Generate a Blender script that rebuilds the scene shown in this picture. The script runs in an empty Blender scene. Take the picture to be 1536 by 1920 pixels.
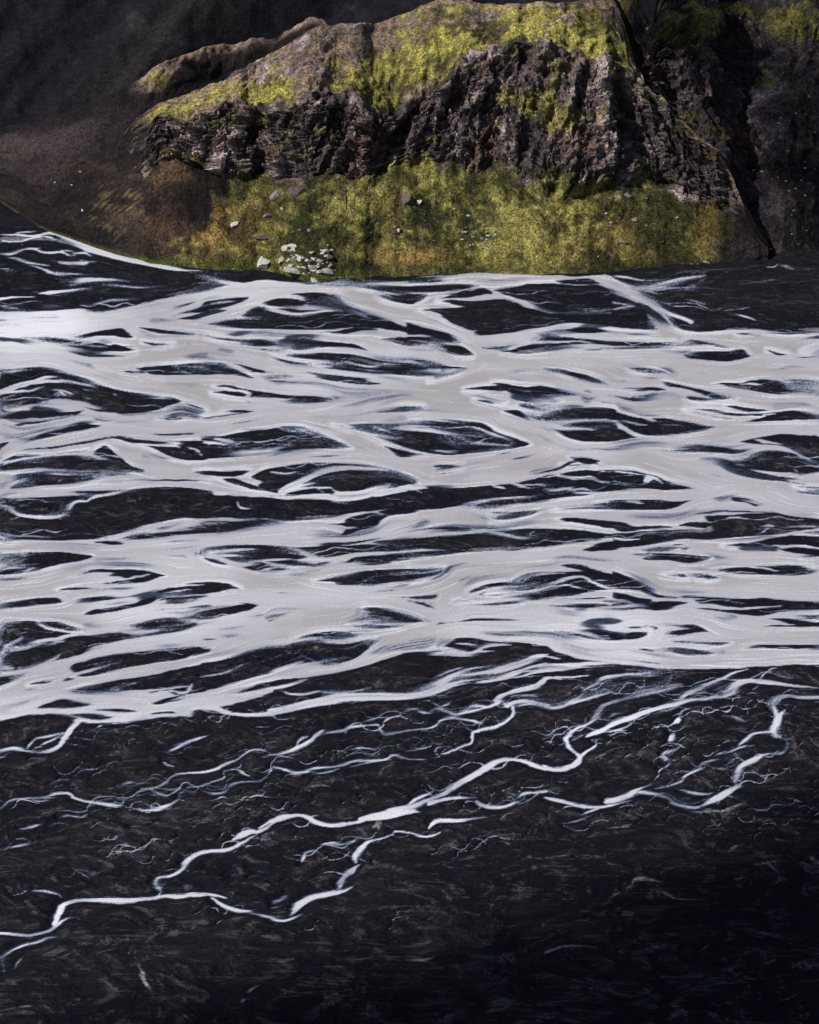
import bpy, math, random
import numpy as np
from mathutils import Vector

# ------------------------------------------------------------------ camera, sky, sun, exposure
scene = bpy.context.scene
FPX, CXP, CYP = 3350.0, 768.0, 960.0          # focal length and centre in photograph pixels
PITCH, CAMH = math.radians(24.0), 200.0
cam_data = bpy.data.cameras.new("camera")
cam_data.sensor_fit = 'VERTICAL'; cam_data.sensor_height = 24.0
cam_data.lens = FPX / 1920.0 * 24.0
cam_data.clip_start = 1.0; cam_data.clip_end = 20000.0
cam = bpy.data.objects.new("camera", cam_data)
cam.location = (0, 0, CAMH); cam.rotation_euler = (math.pi / 2 - PITCH, 0, 0)
scene.collection.objects.link(cam); scene.camera = cam

SUNDIR = Vector((0.68, 0.34, -0.65)).normalized()      # the way the light travels
world = bpy.data.worlds.new("World"); scene.world = world; world.use_nodes = True
wn = world.node_tree.nodes; wl = world.node_tree.links
sky = wn.new("ShaderNodeTexSky"); sky.sky_type = 'NISHITA'; sky.sun_disc = False
sky.sun_elevation = math.asin(-SUNDIR.z)
sky.sun_rotation = math.atan2(-SUNDIR.x, -SUNDIR.y)
wl.new(sky.outputs[0], wn["Background"].inputs[0]); wn["Background"].inputs[1].default_value = 0.07
sun_data = bpy.data.lights.new("sun", 'SUN'); sun_data.energy = 5.0; sun_data.angle = math.radians(1.2)
sun_data.color = (1.0, 0.955, 0.90)
sun = bpy.data.objects.new("sun", sun_data); sun.rotation_euler = SUNDIR.to_track_quat('-Z', 'Y').to_euler()
sun.location = (-400, -100, 600); scene.collection.objects.link(sun)
scene.view_settings.view_transform = 'Standard'; scene.view_settings.look = 'None'
scene.view_settings.exposure = 0.0; scene.view_settings.gamma = 1.0
scene.cycles.max_bounces = 4; scene.cycles.diffuse_bounces = 1; scene.cycles.transparent_max_bounces = 6

# ------------------------------------------------------------------ helpers
def tag(o, label=None, cat=None, group=None, kind=None):
    if label: o["label"] = label
    if cat: o["category"] = cat
    if group: o["group"] = group
    if kind: o["kind"] = kind
    return o

def rays(x, y):
    """direction through photograph position (x, y)"""
    a = (np.asarray(x, float) - CXP) / FPX; b = (np.asarray(y, float) - CYP) / FPX
    c, s = math.cos(PITCH), math.sin(PITCH)
    return a + 0 * b, c - b * s + 0 * a, -s - b * c + 0 * a

def ground(x, y):
    rx, ry, rz = rays(x, y); t = -CAMH / rz
    return rx * t, ry * t

def spec(shape, lx, ly, seed, beta=3.0):
    """random field with correlation lengths lx, ly (in cells), unit deviation"""
    rng = np.random.default_rng(seed)
    F = np.fft.rfft2(rng.standard_normal(shape))
    ky = np.fft.fftfreq(shape[0])[:, None] * 2 * math.pi; kx = np.fft.rfftfreq(shape[1])[None] * 2 * math.pi
    F *= (1 + (kx * lx) ** 2 + (ky * ly) ** 2) ** (-beta / 2)
    n = np.fft.irfft2(F, shape); n -= n.mean()
    return n / n.std()

def blur(a, sx, sy):
    py, px = int(3 * sy) + 1, int(3 * sx) + 1
    p = np.pad(a, ((py, py), (px, px)), mode='edge')
    ky = np.fft.fftfreq(p.shape[0])[:, None] * 2 * math.pi; kx = np.fft.rfftfreq(p.shape[1])[None] * 2 * math.pi
    q = np.fft.irfft2(np.fft.rfft2(p) * np.exp(-0.5 * ((kx * sx) ** 2 + (ky * sy) ** 2)), p.shape)
    return q[py:-py, px:-px]

def sstep(a, b, x):
    t = np.clip((x - a) / (b - a), 0, 1); return t * t * (3 - 2 * t)

def lattice_mesh(name, P, mat, attrs=None, colour=None, keep=None, parent=None, smooth=True):
    """a quad sheet over P[rows, cols, 3]; attrs are float fields, colour a linear rgb field"""
    R, C = P.shape[:2]
    i = np.arange(R * C).reshape(R, C)
    q = np.stack([i[:-1, :-1], i[:-1, 1:], i[1:, 1:], i[1:, :-1]], -1).reshape(-1, 4)
    if keep is not None:
        q = q[keep.reshape(-1)]
    used = np.zeros(R * C, bool); used[q.reshape(-1)] = True
    remap = np.cumsum(used) - 1
    V = P.reshape(-1, 3)[used]; q = remap[q]
    me = bpy.data.meshes.new(name)
    me.vertices.add(len(V)); me.vertices.foreach_set("co", V.astype(np.float32).ravel())
    me.loops.add(q.size); me.loops.foreach_set("vertex_index", q.astype(np.int32).ravel())
    me.polygons.add(len(q)); me.polygons.foreach_set("loop_start", np.arange(0, q.size, 4, dtype=np.int32))
    me.polygons.foreach_set("use_smooth", np.full(len(q), smooth))
    me.update(calc_edges=True)
    for k, a in (attrs or {}).items():
        at = me.attributes.new(k, 'FLOAT', 'POINT'); at.data.foreach_set("value", a.reshape(-1)[used].astype(np.float32))
    if colour is not None:
        c4 = np.ones((len(V), 4), np.float32); c4[:, :3] = colour.reshape(-1, 3)[used]
        at = me.attributes.new("tone", 'FLOAT_COLOR', 'POINT'); at.data.foreach_set("color", c4.ravel())
    me.materials.append(mat)
    o = bpy.data.objects.new(name, me); scene.collection.objects.link(o)
    if parent: o.parent = parent; o.location = -parent.location
    return o

class NT:
    """short hand for shader nodes"""
    def __init__(self, name):
        self.m = bpy.data.materials.new(name); self.m.use_nodes = True
        self.t = self.m.node_tree; self.b = self.t.nodes["Principled BSDF"]; self.out = self.t.nodes["Material Output"]
    def n(self, kind, **kw):
        nd = self.t.nodes.new(kind)
        for k, v in kw.items(): setattr(nd, k, v)
        return nd
    def l(self, a, b): self.t.links.new(a, b)
    def val(self, s, v):
        if hasattr(v, "links") or isinstance(v, bpy.types.NodeSocket): self.l(v, s)
        else: s.default_value = v
    def math(self, op, a, b=None, c=None, clamp=False):
        nd = self.n("ShaderNodeMath", operation=op, use_clamp=clamp); self.val(nd.inputs[0], a)
        if b is not None: self.val(nd.inputs[1], b)
        if c is not None: self.val(nd.inputs[2], c)
        return nd.outputs[0]
    def attr(self, name):
        nd = self.n("ShaderNodeAttribute", attribute_name=name); return nd
    def pos(self, scale=(1, 1, 1)):
        g = self.n("ShaderNodeNewGeometry"); mp = self.n("ShaderNodeMapping"); mp.inputs["Scale"].default_value = scale
        self.l(g.outputs["Position"], mp.inputs["Vector"]); return mp.outputs[0]
    def noise(self, scale, detail=4, rough=0.6, stretch=(1, 1, 1), dist=0.0):
        nd = self.n("ShaderNodeTexNoise"); self.l(self.pos(stretch), nd.inputs["Vector"])
        nd.inputs["Scale"].default_value = scale; nd.inputs["Detail"].default_value = detail
        nd.inputs["Roughness"].default_value = rough; nd.inputs["Distortion"].default_value = dist
        return nd.outputs["Fac"]
    def smooth(self, x, a, b, lo=0.0, hi=1.0):
        nd = self.n("ShaderNodeMapRange", interpolation_type='SMOOTHSTEP'); self.val(nd.inputs[0], x)
        for i, v in enumerate((a, b, lo, hi)): nd.inputs[i + 1].default_value = v
        return nd.outputs[0]
    def mix(self, fac, a, b, mode='MIX'):
        nd = self.n("ShaderNodeMix", data_type='RGBA', blend_type=mode); self.val(nd.inputs[0], fac)
        for s, v in ((nd.inputs[6], a), (nd.inputs[7], b)):
            if isinstance(v, tuple): s.default_value = (*v, 1)
            else: self.l(v, s)
        return nd.outputs[2]
    def bump(self, height, strength, dist):
        nd = self.n("ShaderNodeBump"); nd.inputs["Strength"].default_value = strength; nd.inputs["Distance"].default_value = dist
        self.l(height, nd.inputs["Height"]); self.l(nd.outputs[0], self.b.inputs["Normal"])
    def set(self, **kw):
        for k, v in kw.items():
            s = self.b.inputs[k.replace("_", " ")]
            if isinstance(v, tuple): s.default_value = (*v, 1)
            else: self.val(s, v)

# ------------------------------------------------------------------ materials
def gravel_material():
    M = NT("black_gravel")
    tr = M.attr("trace").outputs["Fac"]; st = M.attr("streak").outputs["Fac"]; dry = M.attr("dry").outputs["Fac"]
    big = M.noise(0.032, 3, 0.62, (0.75, 1, 1), 1.0)
    mid = M.noise(0.11, 4, 0.64, (0.7, 1, 1), 2.6)
    rill = M.noise(0.055, 4, 0.58, (0.75, 1, 1), 3.0)
    fine = M.noise(1.6, 2, 0.75, (0.6, 1, 1))
    wet = M.mix(M.smooth(big, 0.38, 0.66), (0.0062, 0.0070, 0.0125), (0.0100, 0.0095, 0.0130))
    dryc = M.mix(M.smooth(big, 0.40, 0.66), (0.0085, 0.0081, 0.0107), (0.0205, 0.0180, 0.0212))
    base = M.mix(M.math('MULTIPLY', dry, M.smooth(mid, 0.34, 0.60)), wet, dryc)
    base = M.mix(M.math('MULTIPLY', M.smooth(mid, 0.53, 0.74, 0, 0.9), dry), base, (0.050, 0.047, 0.057))
    ridge = M.math('ABSOLUTE', M.math('SUBTRACT', rill, 0.5))
    rl = M.math('MULTIPLY', M.smooth(ridge, 0.03, 0.0), M.smooth(mid, 0.46, 0.64))
    base = M.mix(M.math('MULTIPLY', rl, M.math('MULTIPLY_ADD', dry, 0.5, 0.05)), base, (0.10, 0.092, 0.104))
    dk = M.math('MULTIPLY', M.smooth(ridge, 0.08, 0.035), M.smooth(ridge, 0.018, 0.035))
    base = M.mix(M.math('MULTIPLY', dk, 0.55), base, (0.0055, 0.0055, 0.0075))
    s2 = M.math('MULTIPLY', M.smooth(st, 0.4, 2.0), M.smooth(mid, 0.40, 0.62))
    base = M.mix(M.math('MULTIPLY', s2, M.math('MULTIPLY_ADD', dry, 0.35, 0.25)), base, (0.070, 0.064, 0.072))
    t2 = M.math('MULTIPLY', M.smooth(tr, 0.08, 0.85), M.smooth(fine, 0.25, 0.6, 0.15, 1.0))
    base = M.mix(t2, base, (0.44, 0.43, 0.47))
    mod = M.math('MULTIPLY_ADD', fine, 1.4, 0.3)
    cm = M.n("ShaderNodeCombineColor"); [M.l(mod, cm.inputs[i]) for i in range(3)]
    M.l(M.mix(1.0, base, cm.outputs[0], 'MULTIPLY'), M.b.inputs["Base Color"])
    M.set(Roughness=0.85); M.b.inputs["Specular IOR Level"].default_value = 0.06
    h = M.math('ADD', M.math('ADD', mid, M.math('MULTIPLY', rill, 1.5)), M.math('MULTIPLY', fine, 0.25))
    M.bump(h, 0.7, 1.2)
    return M.m

def water_material():
    M = NT("silty_water")
    cv = M.attr("cover").outputs["Fac"]; sh = M.attr("shallow").outputs["Fac"]; st = M.attr("streak").outputs["Fac"]
    dp = M.attr("depth").outputs["Fac"]; wh = M.attr("silt_skyshine").outputs["Fac"]
    fn = M.noise(1.1, 2, 0.7, (0.45, 1, 1))
    fn2 = M.noise(0.045, 3, 0.6, (0.35, 1, 1), 0.8)
    grain = M.noise(3.4, 2, 0.7, (0.7, 1, 1))
    c2 = M.math('ADD', cv, M.math('MULTIPLY', M.math('MULTIPLY_ADD', fn, 0.5, -0.25), M.math('SUBTRACT', 1.15, cv)))
    cover = M.smooth(c2, 0.0, 1.0)
    thin = M.math('MULTIPLY', sh, M.math('MULTIPLY_ADD', st, 0.26, 0.55, clamp=True))
    cover = M.math('MULTIPLY', cover, M.math('SUBTRACT', 1.0, thin), clamp=True)
    # warm silt grey where deep, whiter and cooler where thin, bluish where the bed shows through
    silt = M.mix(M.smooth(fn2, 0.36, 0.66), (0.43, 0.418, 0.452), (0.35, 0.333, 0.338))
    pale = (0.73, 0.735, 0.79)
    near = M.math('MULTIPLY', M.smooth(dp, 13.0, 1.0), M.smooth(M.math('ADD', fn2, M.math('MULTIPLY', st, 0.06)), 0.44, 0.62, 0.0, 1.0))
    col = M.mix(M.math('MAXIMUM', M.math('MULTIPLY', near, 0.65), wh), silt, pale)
    col = M.mix(M.smooth(st, 0.3, 2.2, 0, 0.40), col, (0.82, 0.82, 0.86))
    col = M.mix(M.smooth(st, -0.3, -2.2, 0, 0.45), col, (0.36, 0.355, 0.39))
    blue = M.math('MULTIPLY', M.math('SUBTRACT', 1.0, cover), 0.9)
    col = M.mix(blue, col, (0.22, 0.30, 0.52))
    gm = M.math('MULTIPLY_ADD', grain, 0.9, 0.55)
    cm = M.n("ShaderNodeCombineColor"); [M.l(gm, cm.inputs[i]) for i in range(3)]
    M.l(M.mix(1.0, col, cm.outputs[0], 'MULTIPLY'), M.b.inputs["Base Color"])
    M.set(Roughness=0.45, Alpha=cover); M.b.inputs["Specular IOR Level"].default_value = 0.12
    M.bump(M.math('ADD', fn, M.math('MULTIPLY', grain, 0.5)), 0.12, 0.3)
    return M.m

def land_material(name, fine=1.6, bump=0.7, dist=0.8, lo=0.35, hi=1.9):
    M = NT(name)
    tone = M.attr("tone").outputs["Color"]
    a = M.noise(fine, 3, 0.75); b = M.noise(fine * 0.3, 4, 0.65)
    mod = M.math('MULTIPLY', M.smooth(a, 0.30, 0.70, lo, hi), M.smooth(b, 0.30, 0.70, 1.35 - 0.5 * hi / 1.5, 1.45))
    cm = M.n("ShaderNodeCombineColor"); [M.l(mod, cm.inputs[i]) for i in range(3)]
    M.l(M.mix(1.0, tone, cm.outputs[0], 'MULTIPLY'), M.b.inputs["Base Color"])
    M.set(Roughness=0.9); M.b.inputs["Specular IOR Level"].default_value = 0.08
    M.bump(M.math('ADD', a, b), bump, dist)
    return M.m

def rock_material(name, c1, c2):
    M = NT(name)
    a = M.noise(1.1, 5, 0.7); b = M.noise(5.0, 3, 0.6)
    M.l(M.mix(M.smooth(a, 0.3, 0.7), c1, c2), M.b.inputs["Base Color"])
    M.set(Roughness=0.9); M.b.inputs["Specular IOR Level"].default_value = 0.15
    M.bump(M.math('ADD', a, M.math('MULTIPLY', b, 0.4)), 0.6, 0.3)
    return M.m

M_GRAVEL = gravel_material(); M_WATER = water_material()
M_MOSS = land_material("moss_turf", 1.1, 1.0, 1.3, 0.22, 1.85)
M_ROCK = land_material("basalt_cliff", 0.9, 1.0, 1.4, 0.30, 2.0)
M_SCREE = land_material("dark_scree", 0.9, 0.9, 0.9, 0.40, 1.75)
M_PALE = rock_material("pale_boulder_rock", (0.25, 0.235, 0.21), (0.58, 0.55, 0.49))
M_DARKR = rock_material("brown_boulder_rock", (0.05, 0.036, 0.036), (0.15, 0.11, 0.10))
M_GREYR = rock_material("grey_boulder_rock", (0.10, 0.09, 0.085), (0.27, 0.25, 0.235))

# ------------------------------------------------------------------ the braided river: channel survey
# P, Q: outlines of open water; G: gravel bars; S: shallows; W: threads of water (x, y, width); F: faint silt traces
SURVEY = """T 0 0 1
P -60 584 0 584 50 584 110 582 140 578 158 576 185 586 205 584 250 574 285 566 325 557 362 549 384 545 409 539 440 531 472 529 499 525 524 526 554 529 570 534 582 536 640 538 664 534 697 530 734 529 759 528 768 523 798 519 843 517 878 513 908 512 943 514 983 515 1030 516 1093 517 1123 515 1140 515 1165 528 1200 548 1240 575 1280 596 1302 605 1290 617 1300 622 1327 622 1367 619 1402 617 1440 620 1467 623 1502 622 1536 623 1600 623 1600 1243 1536 1245 1400 1252 1260 1255 1200 1250 1150 1244 1118 1242 1080 1236 1058 1225 1043 1220 1025 1211 998 1207 968 1205 930 1202 893 1196 863 1196 840 1208 818 1216 768 1221 734 1232 697 1242 664 1252 634 1260 599 1267 559 1275 519 1277 515 1300 515 1342 467 1344 430 1341 400 1335 367 1332 360 1345 333 1345 300 1347 277 1350 200 1356 160 1355 147 1348 127 1342 100 1340 50 1341 20 1346 0 1352 -60 1358
T 0 420 4
W 0 82 12 130 80 10 250 90 14 330 72 14 400 70 22 480 95 35 560 130 42 640 170 50 760 205 50 880 245 42 1000 275 36 1120 300 34 1240 318 28 1340 330 18 1440 340 10 1536 346 6
W 0 132 10 60 135 10 150 132 10 220 115 12 290 100 14 340 122 6
W 300 90 12 370 100 10 430 125 8 470 150 5
W 100 70 8 190 55 8 270 55 5
W 0 225 10 60 235 12 130 215 12 190 195 12 260 195 14 320 218 12 400 215 10 450 210 10 500 228 10 545 238 8 570 220 8 640 212 12 680 238 6
W 220 190 6 310 184 5
W 450 200 5 540 200 5
W 60 255 8 120 268 12 200 285 14 280 297 12 380 312 6
W 470 275 6 550 258 8 620 270 5
W 335 342 6 370 358 20 430 375 14 500 377 10 575 378 5
W 0 340 10 80 342 5
W 530 455 10 580 430 30 650 415 28 740 415 20 830 418 14 905 422 6
W 835 450 6 900 462 10 1000 475 10 1115 478 5
W 310 515 6 400 505 18 480 492 16 570 478 12 670 466 5
W 0 560 14 120 548 10 280 542 6
W 0 605 8 60 622 12 130 638 8 200 648 5
W 700 600 8 790 580 10 880 566 10 980 570 5
S 210 700 300 685 420 680 520 705 440 712 300 718
S 0 710 60 730 150 770 60 765 0 760
G 560 850 620 825 740 800 880 785 920 785 960 805 1015 850 960 858 860 840 740 832 650 855 570 860
G 1050 775 1150 785 1280 800 1440 815 1475 830 1400 832 1250 825 1130 805
S 1060 800 1200 835 1460 840 1300 850 1100 835
S 1120 730 1170 712 1330 725 1240 740 1140 748
G 1340 710 1400 698 1500 710 1440 722
G 1330 675 1400 650 1560 590 1560 650 1420 665
T 384 480 4
W 0 140 10 60 165 25 140 185 30 230 200 25 300 210 20
W 95 150 10 100 125 10 120 112 6
Q 860 215 960 195 1030 180 1080 155 1115 152 1080 180 1030 220 900 225
G -20 345 100 322 220 308 330 308 290 340 200 370 80 395 -20 407
G 330 375 400 340 470 320 560 295 700 278 880 275 1000 290 1030 330 1080 375 1180 410 1300 455 1420 500 1560 555 1560 585 1440 560 1230 540 900 550 700 550 400 545 200 540 30 512 120 490 220 465 330 470 220 440 310 405
W 200 460 30 280 400 60 340 365 40 400 355 30 440 375 30 520 405 28 600 422 22 680 425 18 800 415 12 1000 412 6
W 330 350 50 420 325 40 520 300 30 600 298 25 700 310 28 760 335 6
W 420 360 10 520 378 14 610 385 6
W 200 460 14 280 460 20 350 468 6
F 850 330 6 950 370 10 1040 400 6
G 900 565 1000 558 1150 542 1280 545 1300 555 1180 560 1060 580
G 250 665 310 630 400 623 500 635 560 670 480 682 350 680
G 0 590 100 615 270 632 200 645 90 625 0 600
G 650 700 720 645 560 632 800 635 1000 650 1130 665 1230 710 1100 692 900 685 740 712
G 600 745 760 735 880 728 1000 735 1120 742 1250 765 1400 795 1560 818 1560 897 1400 885 1250 880 1050 860 880 840 830 815 960 805 940 785 760 770 660 755
W 800 800 10 850 830 10 980 815 12 1060 790 10 1130 812 10 1240 828 12 1340 808 12 1450 815 6
G 500 755 560 765 650 790 760 810 770 825 650 815 560 790
S 70 700 150 685 220 720 180 745 90 715
G -20 788 90 795 180 830 300 880 360 915 200 890 -20 885
W 20 880 6 40 855 6 130 870 5
G 210 805 330 830 430 860 450 880 370 870 270 830
S 400 900 560 900 680 935 560 960 470 930
G 1310 622 1450 608 1560 608 1560 675 1440 655
G 1150 240 1260 225 1400 225 1560 236 1560 275 1420 290 1300 262
G 1300 300 1400 290 1560 290 1560 362 1430 345 1330 325
G 1050 190 1120 152 1200 150 1330 185 1180 200 1060 215
T 768 480 4
G -20 175 60 165 180 165 260 180 200 205 60 208 -20 200
S 500 200 620 180 750 182 840 185 700 200
G -20 228 150 222 330 215 440 225 490 235 400 260 280 270 160 280 -20 275
G -20 290 140 295 100 320 50 345 -20 345
G 300 300 420 262 540 245 600 262 630 290 540 292 440 312 280 325 200 325
G 620 255 700 240 830 225 900 205 1050 200 1180 205 1330 215 1420 215 1500 240 1560 275 1560 420 1400 420 1250 415 1120 425 1050 410 960 375 900 345 800 320 700 290
G 200 350 300 335 400 335 560 330 700 325 780 345 850 380 950 410 1040 435 1180 440 1220 440 1400 432 1560 430 1560 520 1380 505 1220 500 1120 505 1020 530 900 550 780 580 600 600 500 605 490 575 420 540 300 480 200 430 70 400 240 395 420 385 280 360
W 440 560 20 480 568 10 510 560 4
G 1080 175 1200 172 1340 165 1440 210 1300 210 1160 200
G -20 495 100 530 250 560 340 590 400 645 350 645 200 650 -20 674
W -20 595 14 100 595 10 180 598 5
W -20 628 12 100 632 10 180 645 6
G 1170 550 1270 530 1400 540 1470 555 1350 568 1220 565
G 940 580 1060 588 1200 605 1350 620 1560 632 1560 695 1400 692 1200 700 1100 715 970 735 820 735 690 728 800 700 840 685 930 675 960 640 1000 610
W 930 660 14 1050 655 14 1150 640 12 1250 635 10 1370 650 5
S 590 680 660 675 760 690 700 730
G 240 682 300 665 380 670 440 700 490 748 380 750 200 718 290 712
G -20 768 120 785 250 810 440 850 340 880 150 935 200 895 -20 896
W -20 785 20 100 820 18 210 865 10
G 1010 840 1100 840 1200 865 1320 890 1400 920 1480 950 1380 958 1300 930 1160 890 1060 865
S 720 880 800 850 900 840 980 850 860 860
T 1152 480 4
G -20 285 60 295 150 335 230 395 290 460 315 540 200 540 0 525 -20 525
G 400 440 440 450 540 495 580 530 570 570 500 555 440 510
W 0 150 12 80 158 10 210 184 6
W 150 240 8 260 225 30 370 205 36 470 180 30 560 160 18 630 155 6
W 170 245 16 280 250 14 400 245 12 560 237 6
W 210 245 14 270 270 14 325 297 6
W 380 420 20 480 450 20 540 472 18 600 498 5
W 0 400 8 80 380 8 180 378 8 240 400 10 300 460 8
W 580 325 6 650 342 12 690 357 6
W 900 430 5 980 458 8 1055 488 5
F 700 185 6 800 198 10 920 210 12 1080 200 14 1180 188 16 1280 188 16 1420 175 18 1536 180 18
W 1150 92 8 1200 90 8 1245 62 6
F 620 120 8 760 112 10 900 105 8
F 1260 75 14 1320 100 26 1390 130 10
G -20 635 150 635 300 635 440 638 410 670 280 685 100 695 -20 698
G 420 685 500 650 590 625 700 645 820 675 860 690 780 685 680 665 560 675
G 500 745 600 722 750 715 860 710 960 695 1010 745 920 770 800 785 640 775 540 770
S 300 755 400 750 520 770 400 770
S 330 705 440 720 540 708 560 720 460 735
G 910 580 980 572 1020 585 940 595
G 1120 575 1260 578 1400 572 1480 575 1300 590 1180 585
S 850 605 950 600 1150 625 1250 640 1200 650 1050 630
G 1390 715 1450 690 1500 668 1560 668 1560 700 1440 715
G 1330 752 1420 748 1536 740 1450 758
G 1150 708 1230 720 1290 730 1220 735
G 120 840 220 835 310 845 390 878 280 880 180 862
S 40 805 150 815 230 830 120 830
S 1150 860 1250 835 1320 825 1480 840 1300 850
T 0 620 4
G 215 62 320 47 430 55 520 78 650 88 660 95 560 105 420 105 340 80
G 490 128 620 120 700 98 760 95 840 120 860 98 960 125 1035 148 900 165 640 168 600 150
G 1070 80 1180 92 1300 100 1200 112 1120 100
S 1040 150 1120 118 1280 108 1180 140 1080 160
S 730 80 800 65 850 90 800 100
S 520 230 620 215 680 260 700 300 640 295 560 260
G -20 303 80 285 180 275 280 270 400 280 480 305 520 325 600 345 700 385 800 425 920 455 1000 475 1150 490 1290 505 1350 525 1250 560 1100 600 950 618 850 612 720 605 650 585 560 555 430 548 300 540 200 548 100 575 -20 605
W -20 318 12 90 305 14 160 295 12 185 275 8
W -20 475 40 60 445 40 130 415 34 220 395 28 300 385 24 360 378 22 440 378 20 520 372 14 600 400 14 700 408 14 780 412 10
W -20 480 10 100 462 14 200 450 10 260 448 4
W 290 370 14 340 350 20 430 338 8
W 600 335 10 680 375 12 720 395 8
W 400 460 8 410 485 14 405 490 4
W 425 450 12 450 470 14 490 485 5
W 560 555 6 640 540 5
W 620 440 6 680 445 4
W 850 470 6 880 480 4
G 200 580 240 555 290 553 270 580 230 588
G -20 645 80 615 160 600 300 600 450 600 520 605 620 598 560 630 460 640 330 655 200 665 60 668 -20 665
W 330 575 14 420 588 10 500 590 8
G 90 710 180 690 300 665 420 645 540 630 460 655 300 690 200 705 120 720
G 170 845 250 790 350 765 450 740 560 710 600 690 640 685 720 700 765 712 650 735 500 765 380 795 260 825
S 0 800 150 810 280 785 200 830
G 1035 280 1140 265 1300 250 1400 243 1536 240 1600 245 1600 320 1400 325 1200 330 1120 320
W 1300 255 16 1340 290 14 1440 320 8
W 1370 255 8 1480 265 12 1560 290 8
G 920 300 1000 300 1070 305 1100 320 1000 318
S 1250 390 1380 392 1490 392 1430 418 1380 405
S 1110 640 1220 590 1350 550 1536 600 1500 620 1400 650 1250 670
G 1170 662 1280 645 1370 660 1280 672
G 1340 525 1430 550 1536 590 1450 575
S 1370 190 1440 170 1536 160 1536 215 1430 210
G 850 803 950 810 1060 815 1200 830 1300 828 1200 850 1080 848 960 835
G 500 915 600 905 660 895 600 912
T 384 680 4
G 60 170 150 165 280 195 420 215 560 232 680 238 720 245 800 240 860 250 940 275 930 295 800 305 600 310 680 295 560 290 650 270 480 262 330 265 330 230 180 195
G 50 225 150 218 240 222 300 240 290 260 180 248 100 235
W 560 290 8 640 275 8 690 245 8
W 200 205 8 290 215 10 320 235 10 315 262 8
S 930 265 1000 255 1085 260 1000 290 950 300
G 130 358 220 352 360 368 260 378
G -20 414 80 400 200 385 330 375 250 390 100 405 -20 420
G -20 580 60 570 200 535 330 505 480 490 580 470 660 470 740 480 850 520 950 560 1040 600 1090 635 950 650 800 650 640 655 450 675 250 695 100 705 -20 712
W 0 590 14 80 600 16 180 612 8
W 90 570 16 180 585 16 280 605 8
W 560 480 8 640 510 12 700 535 6
W 640 480 8 720 510 10 800 535 10 880 560 6
F 540 590 14 600 605 18 680 625 6
F 330 560 10 370 575 18 420 590 8
F 920 605 10 970 612 14 1000 620 5
S 260 495 360 485 460 488 360 505
G 450 695 560 665 700 655 640 670 520 690
G 1250 370 1380 345 1460 322 1536 315 1640 325 1560 355 1400 372
S 1060 420 1150 390 1250 372 1200 395 1100 435
S 1310 430 1400 405 1500 400 1536 420 1420 435
W 1250 470 10 1320 500 16 1400 525 10 1450 535 4
W 1250 545 10 1340 550 20 1430 562 6
W 1200 520 10 1320 590 40 1420 625 30 1536 655 20 1600 670 14 1700 690 8
G 960 465 1040 478 1140 500 1060 490
G -20 815 100 820 250 808 330 812 260 845 150 855 60 852 -20 850
T 768 680 4
G -436 468 -300 460 -136 455 20 440 120 430 250 420 400 430 540 445 590 470 650 520 750 560 890 610 780 640 600 665 420 680 280 690 150 685 -60 712 -120 690 -200 620 -290 550 -360 510
W -60 480 50 80 490 45 180 508 30 250 525 24 310 535 20 380 560 16 440 590 14 540 605 10 640 615 10 720 625 8 760 605 6
W 250 525 14 290 570 12 340 620 6 380 640 4
W 320 520 10 370 490 8 450 482 8 540 500 10 590 525 14 660 550 14 760 600 6
W 130 430 10 240 430 10 370 450 5
W 440 545 8 520 550 8 590 530 8
W -10 655 10 100 675 12 200 690 8
G -20 315 50 318 105 325 60 350 -20 360
G 420 205 500 185 580 175 660 180 720 215 620 215 500 212
G 620 155 700 155 800 172 900 178 1020 182 1130 205 1250 240 1150 255 1000 268 850 265 900 240 800 240 720 210
S 1250 235 1350 200 1400 260 1330 300
G 500 285 580 280 650 295 710 310 620 310
S 480 250 540 240 620 265 720 290 640 285
G 830 320 900 305 960 330 1040 310 1150 280 1080 310 980 350 1100 350 960 355 870 340
G 715 362 820 355 860 390 920 445 850 425 780 395
G 940 410 1040 380 1120 350 1250 335 1420 335 1560 355 1560 425 1400 425 1150 428 950 435
G 1060 495 1160 460 1300 445 1560 440 1560 580 1400 588 1280 580 1200 555 1120 520
W 1050 488 14 1180 490 16 1300 495 14 1390 500 6
G 180 780 270 762 360 768 410 775 300 800 180 830 220 795
G 1200 710 1300 705 1440 735 1380 760 1280 755
G 1130 775 1250 765 1280 768 1180 780
S 900 820 980 795 1150 790 1100 815 950 850 900 840
T 1152 680 4
S 20 300 120 330 240 370 400 410 260 410 120 375 40 345
G -30 365 50 380 130 405 220 415 320 420 420 425 540 445 640 465 760 487 690 518 560 545 420 555 280 555 200 545 120 505 60 470 -30 445
G -40 475 20 490 90 520 170 560 60 572 -40 580
W 0 440 14 60 445 14 160 460 12 240 470 6
W 20 450 20 60 490 30 130 530 30 200 555 20
W 220 415 10 280 430 24 325 445 8
F 340 485 10 440 480 16 530 492 10
G 140 208 230 185 330 190 385 212 280 212
G 60 190 150 186 200 189 140 195
G 355 140 420 150 520 180 650 205 800 240 915 260 780 278 680 245 540 205 400 180
S 180 245 300 235 430 240 560 255 680 258 770 278 680 290 560 275 430 268 520 262 300 245
G 540 260 640 262 770 278 680 288 580 280
G 750 155 850 155 930 155 1000 135 1100 122 1180 128 1280 160 1370 200 1440 235 1300 235 1150 228 1000 205 880 185
W 930 160 8 1050 160 14 1100 168 5
G 1300 122 1400 122 1560 132 1560 240 1480 235 1440 190 1370 155
W 1390 140 8 1480 150 5
G 840 318 900 312 1020 335 1180 355 1080 360 950 350
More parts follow.
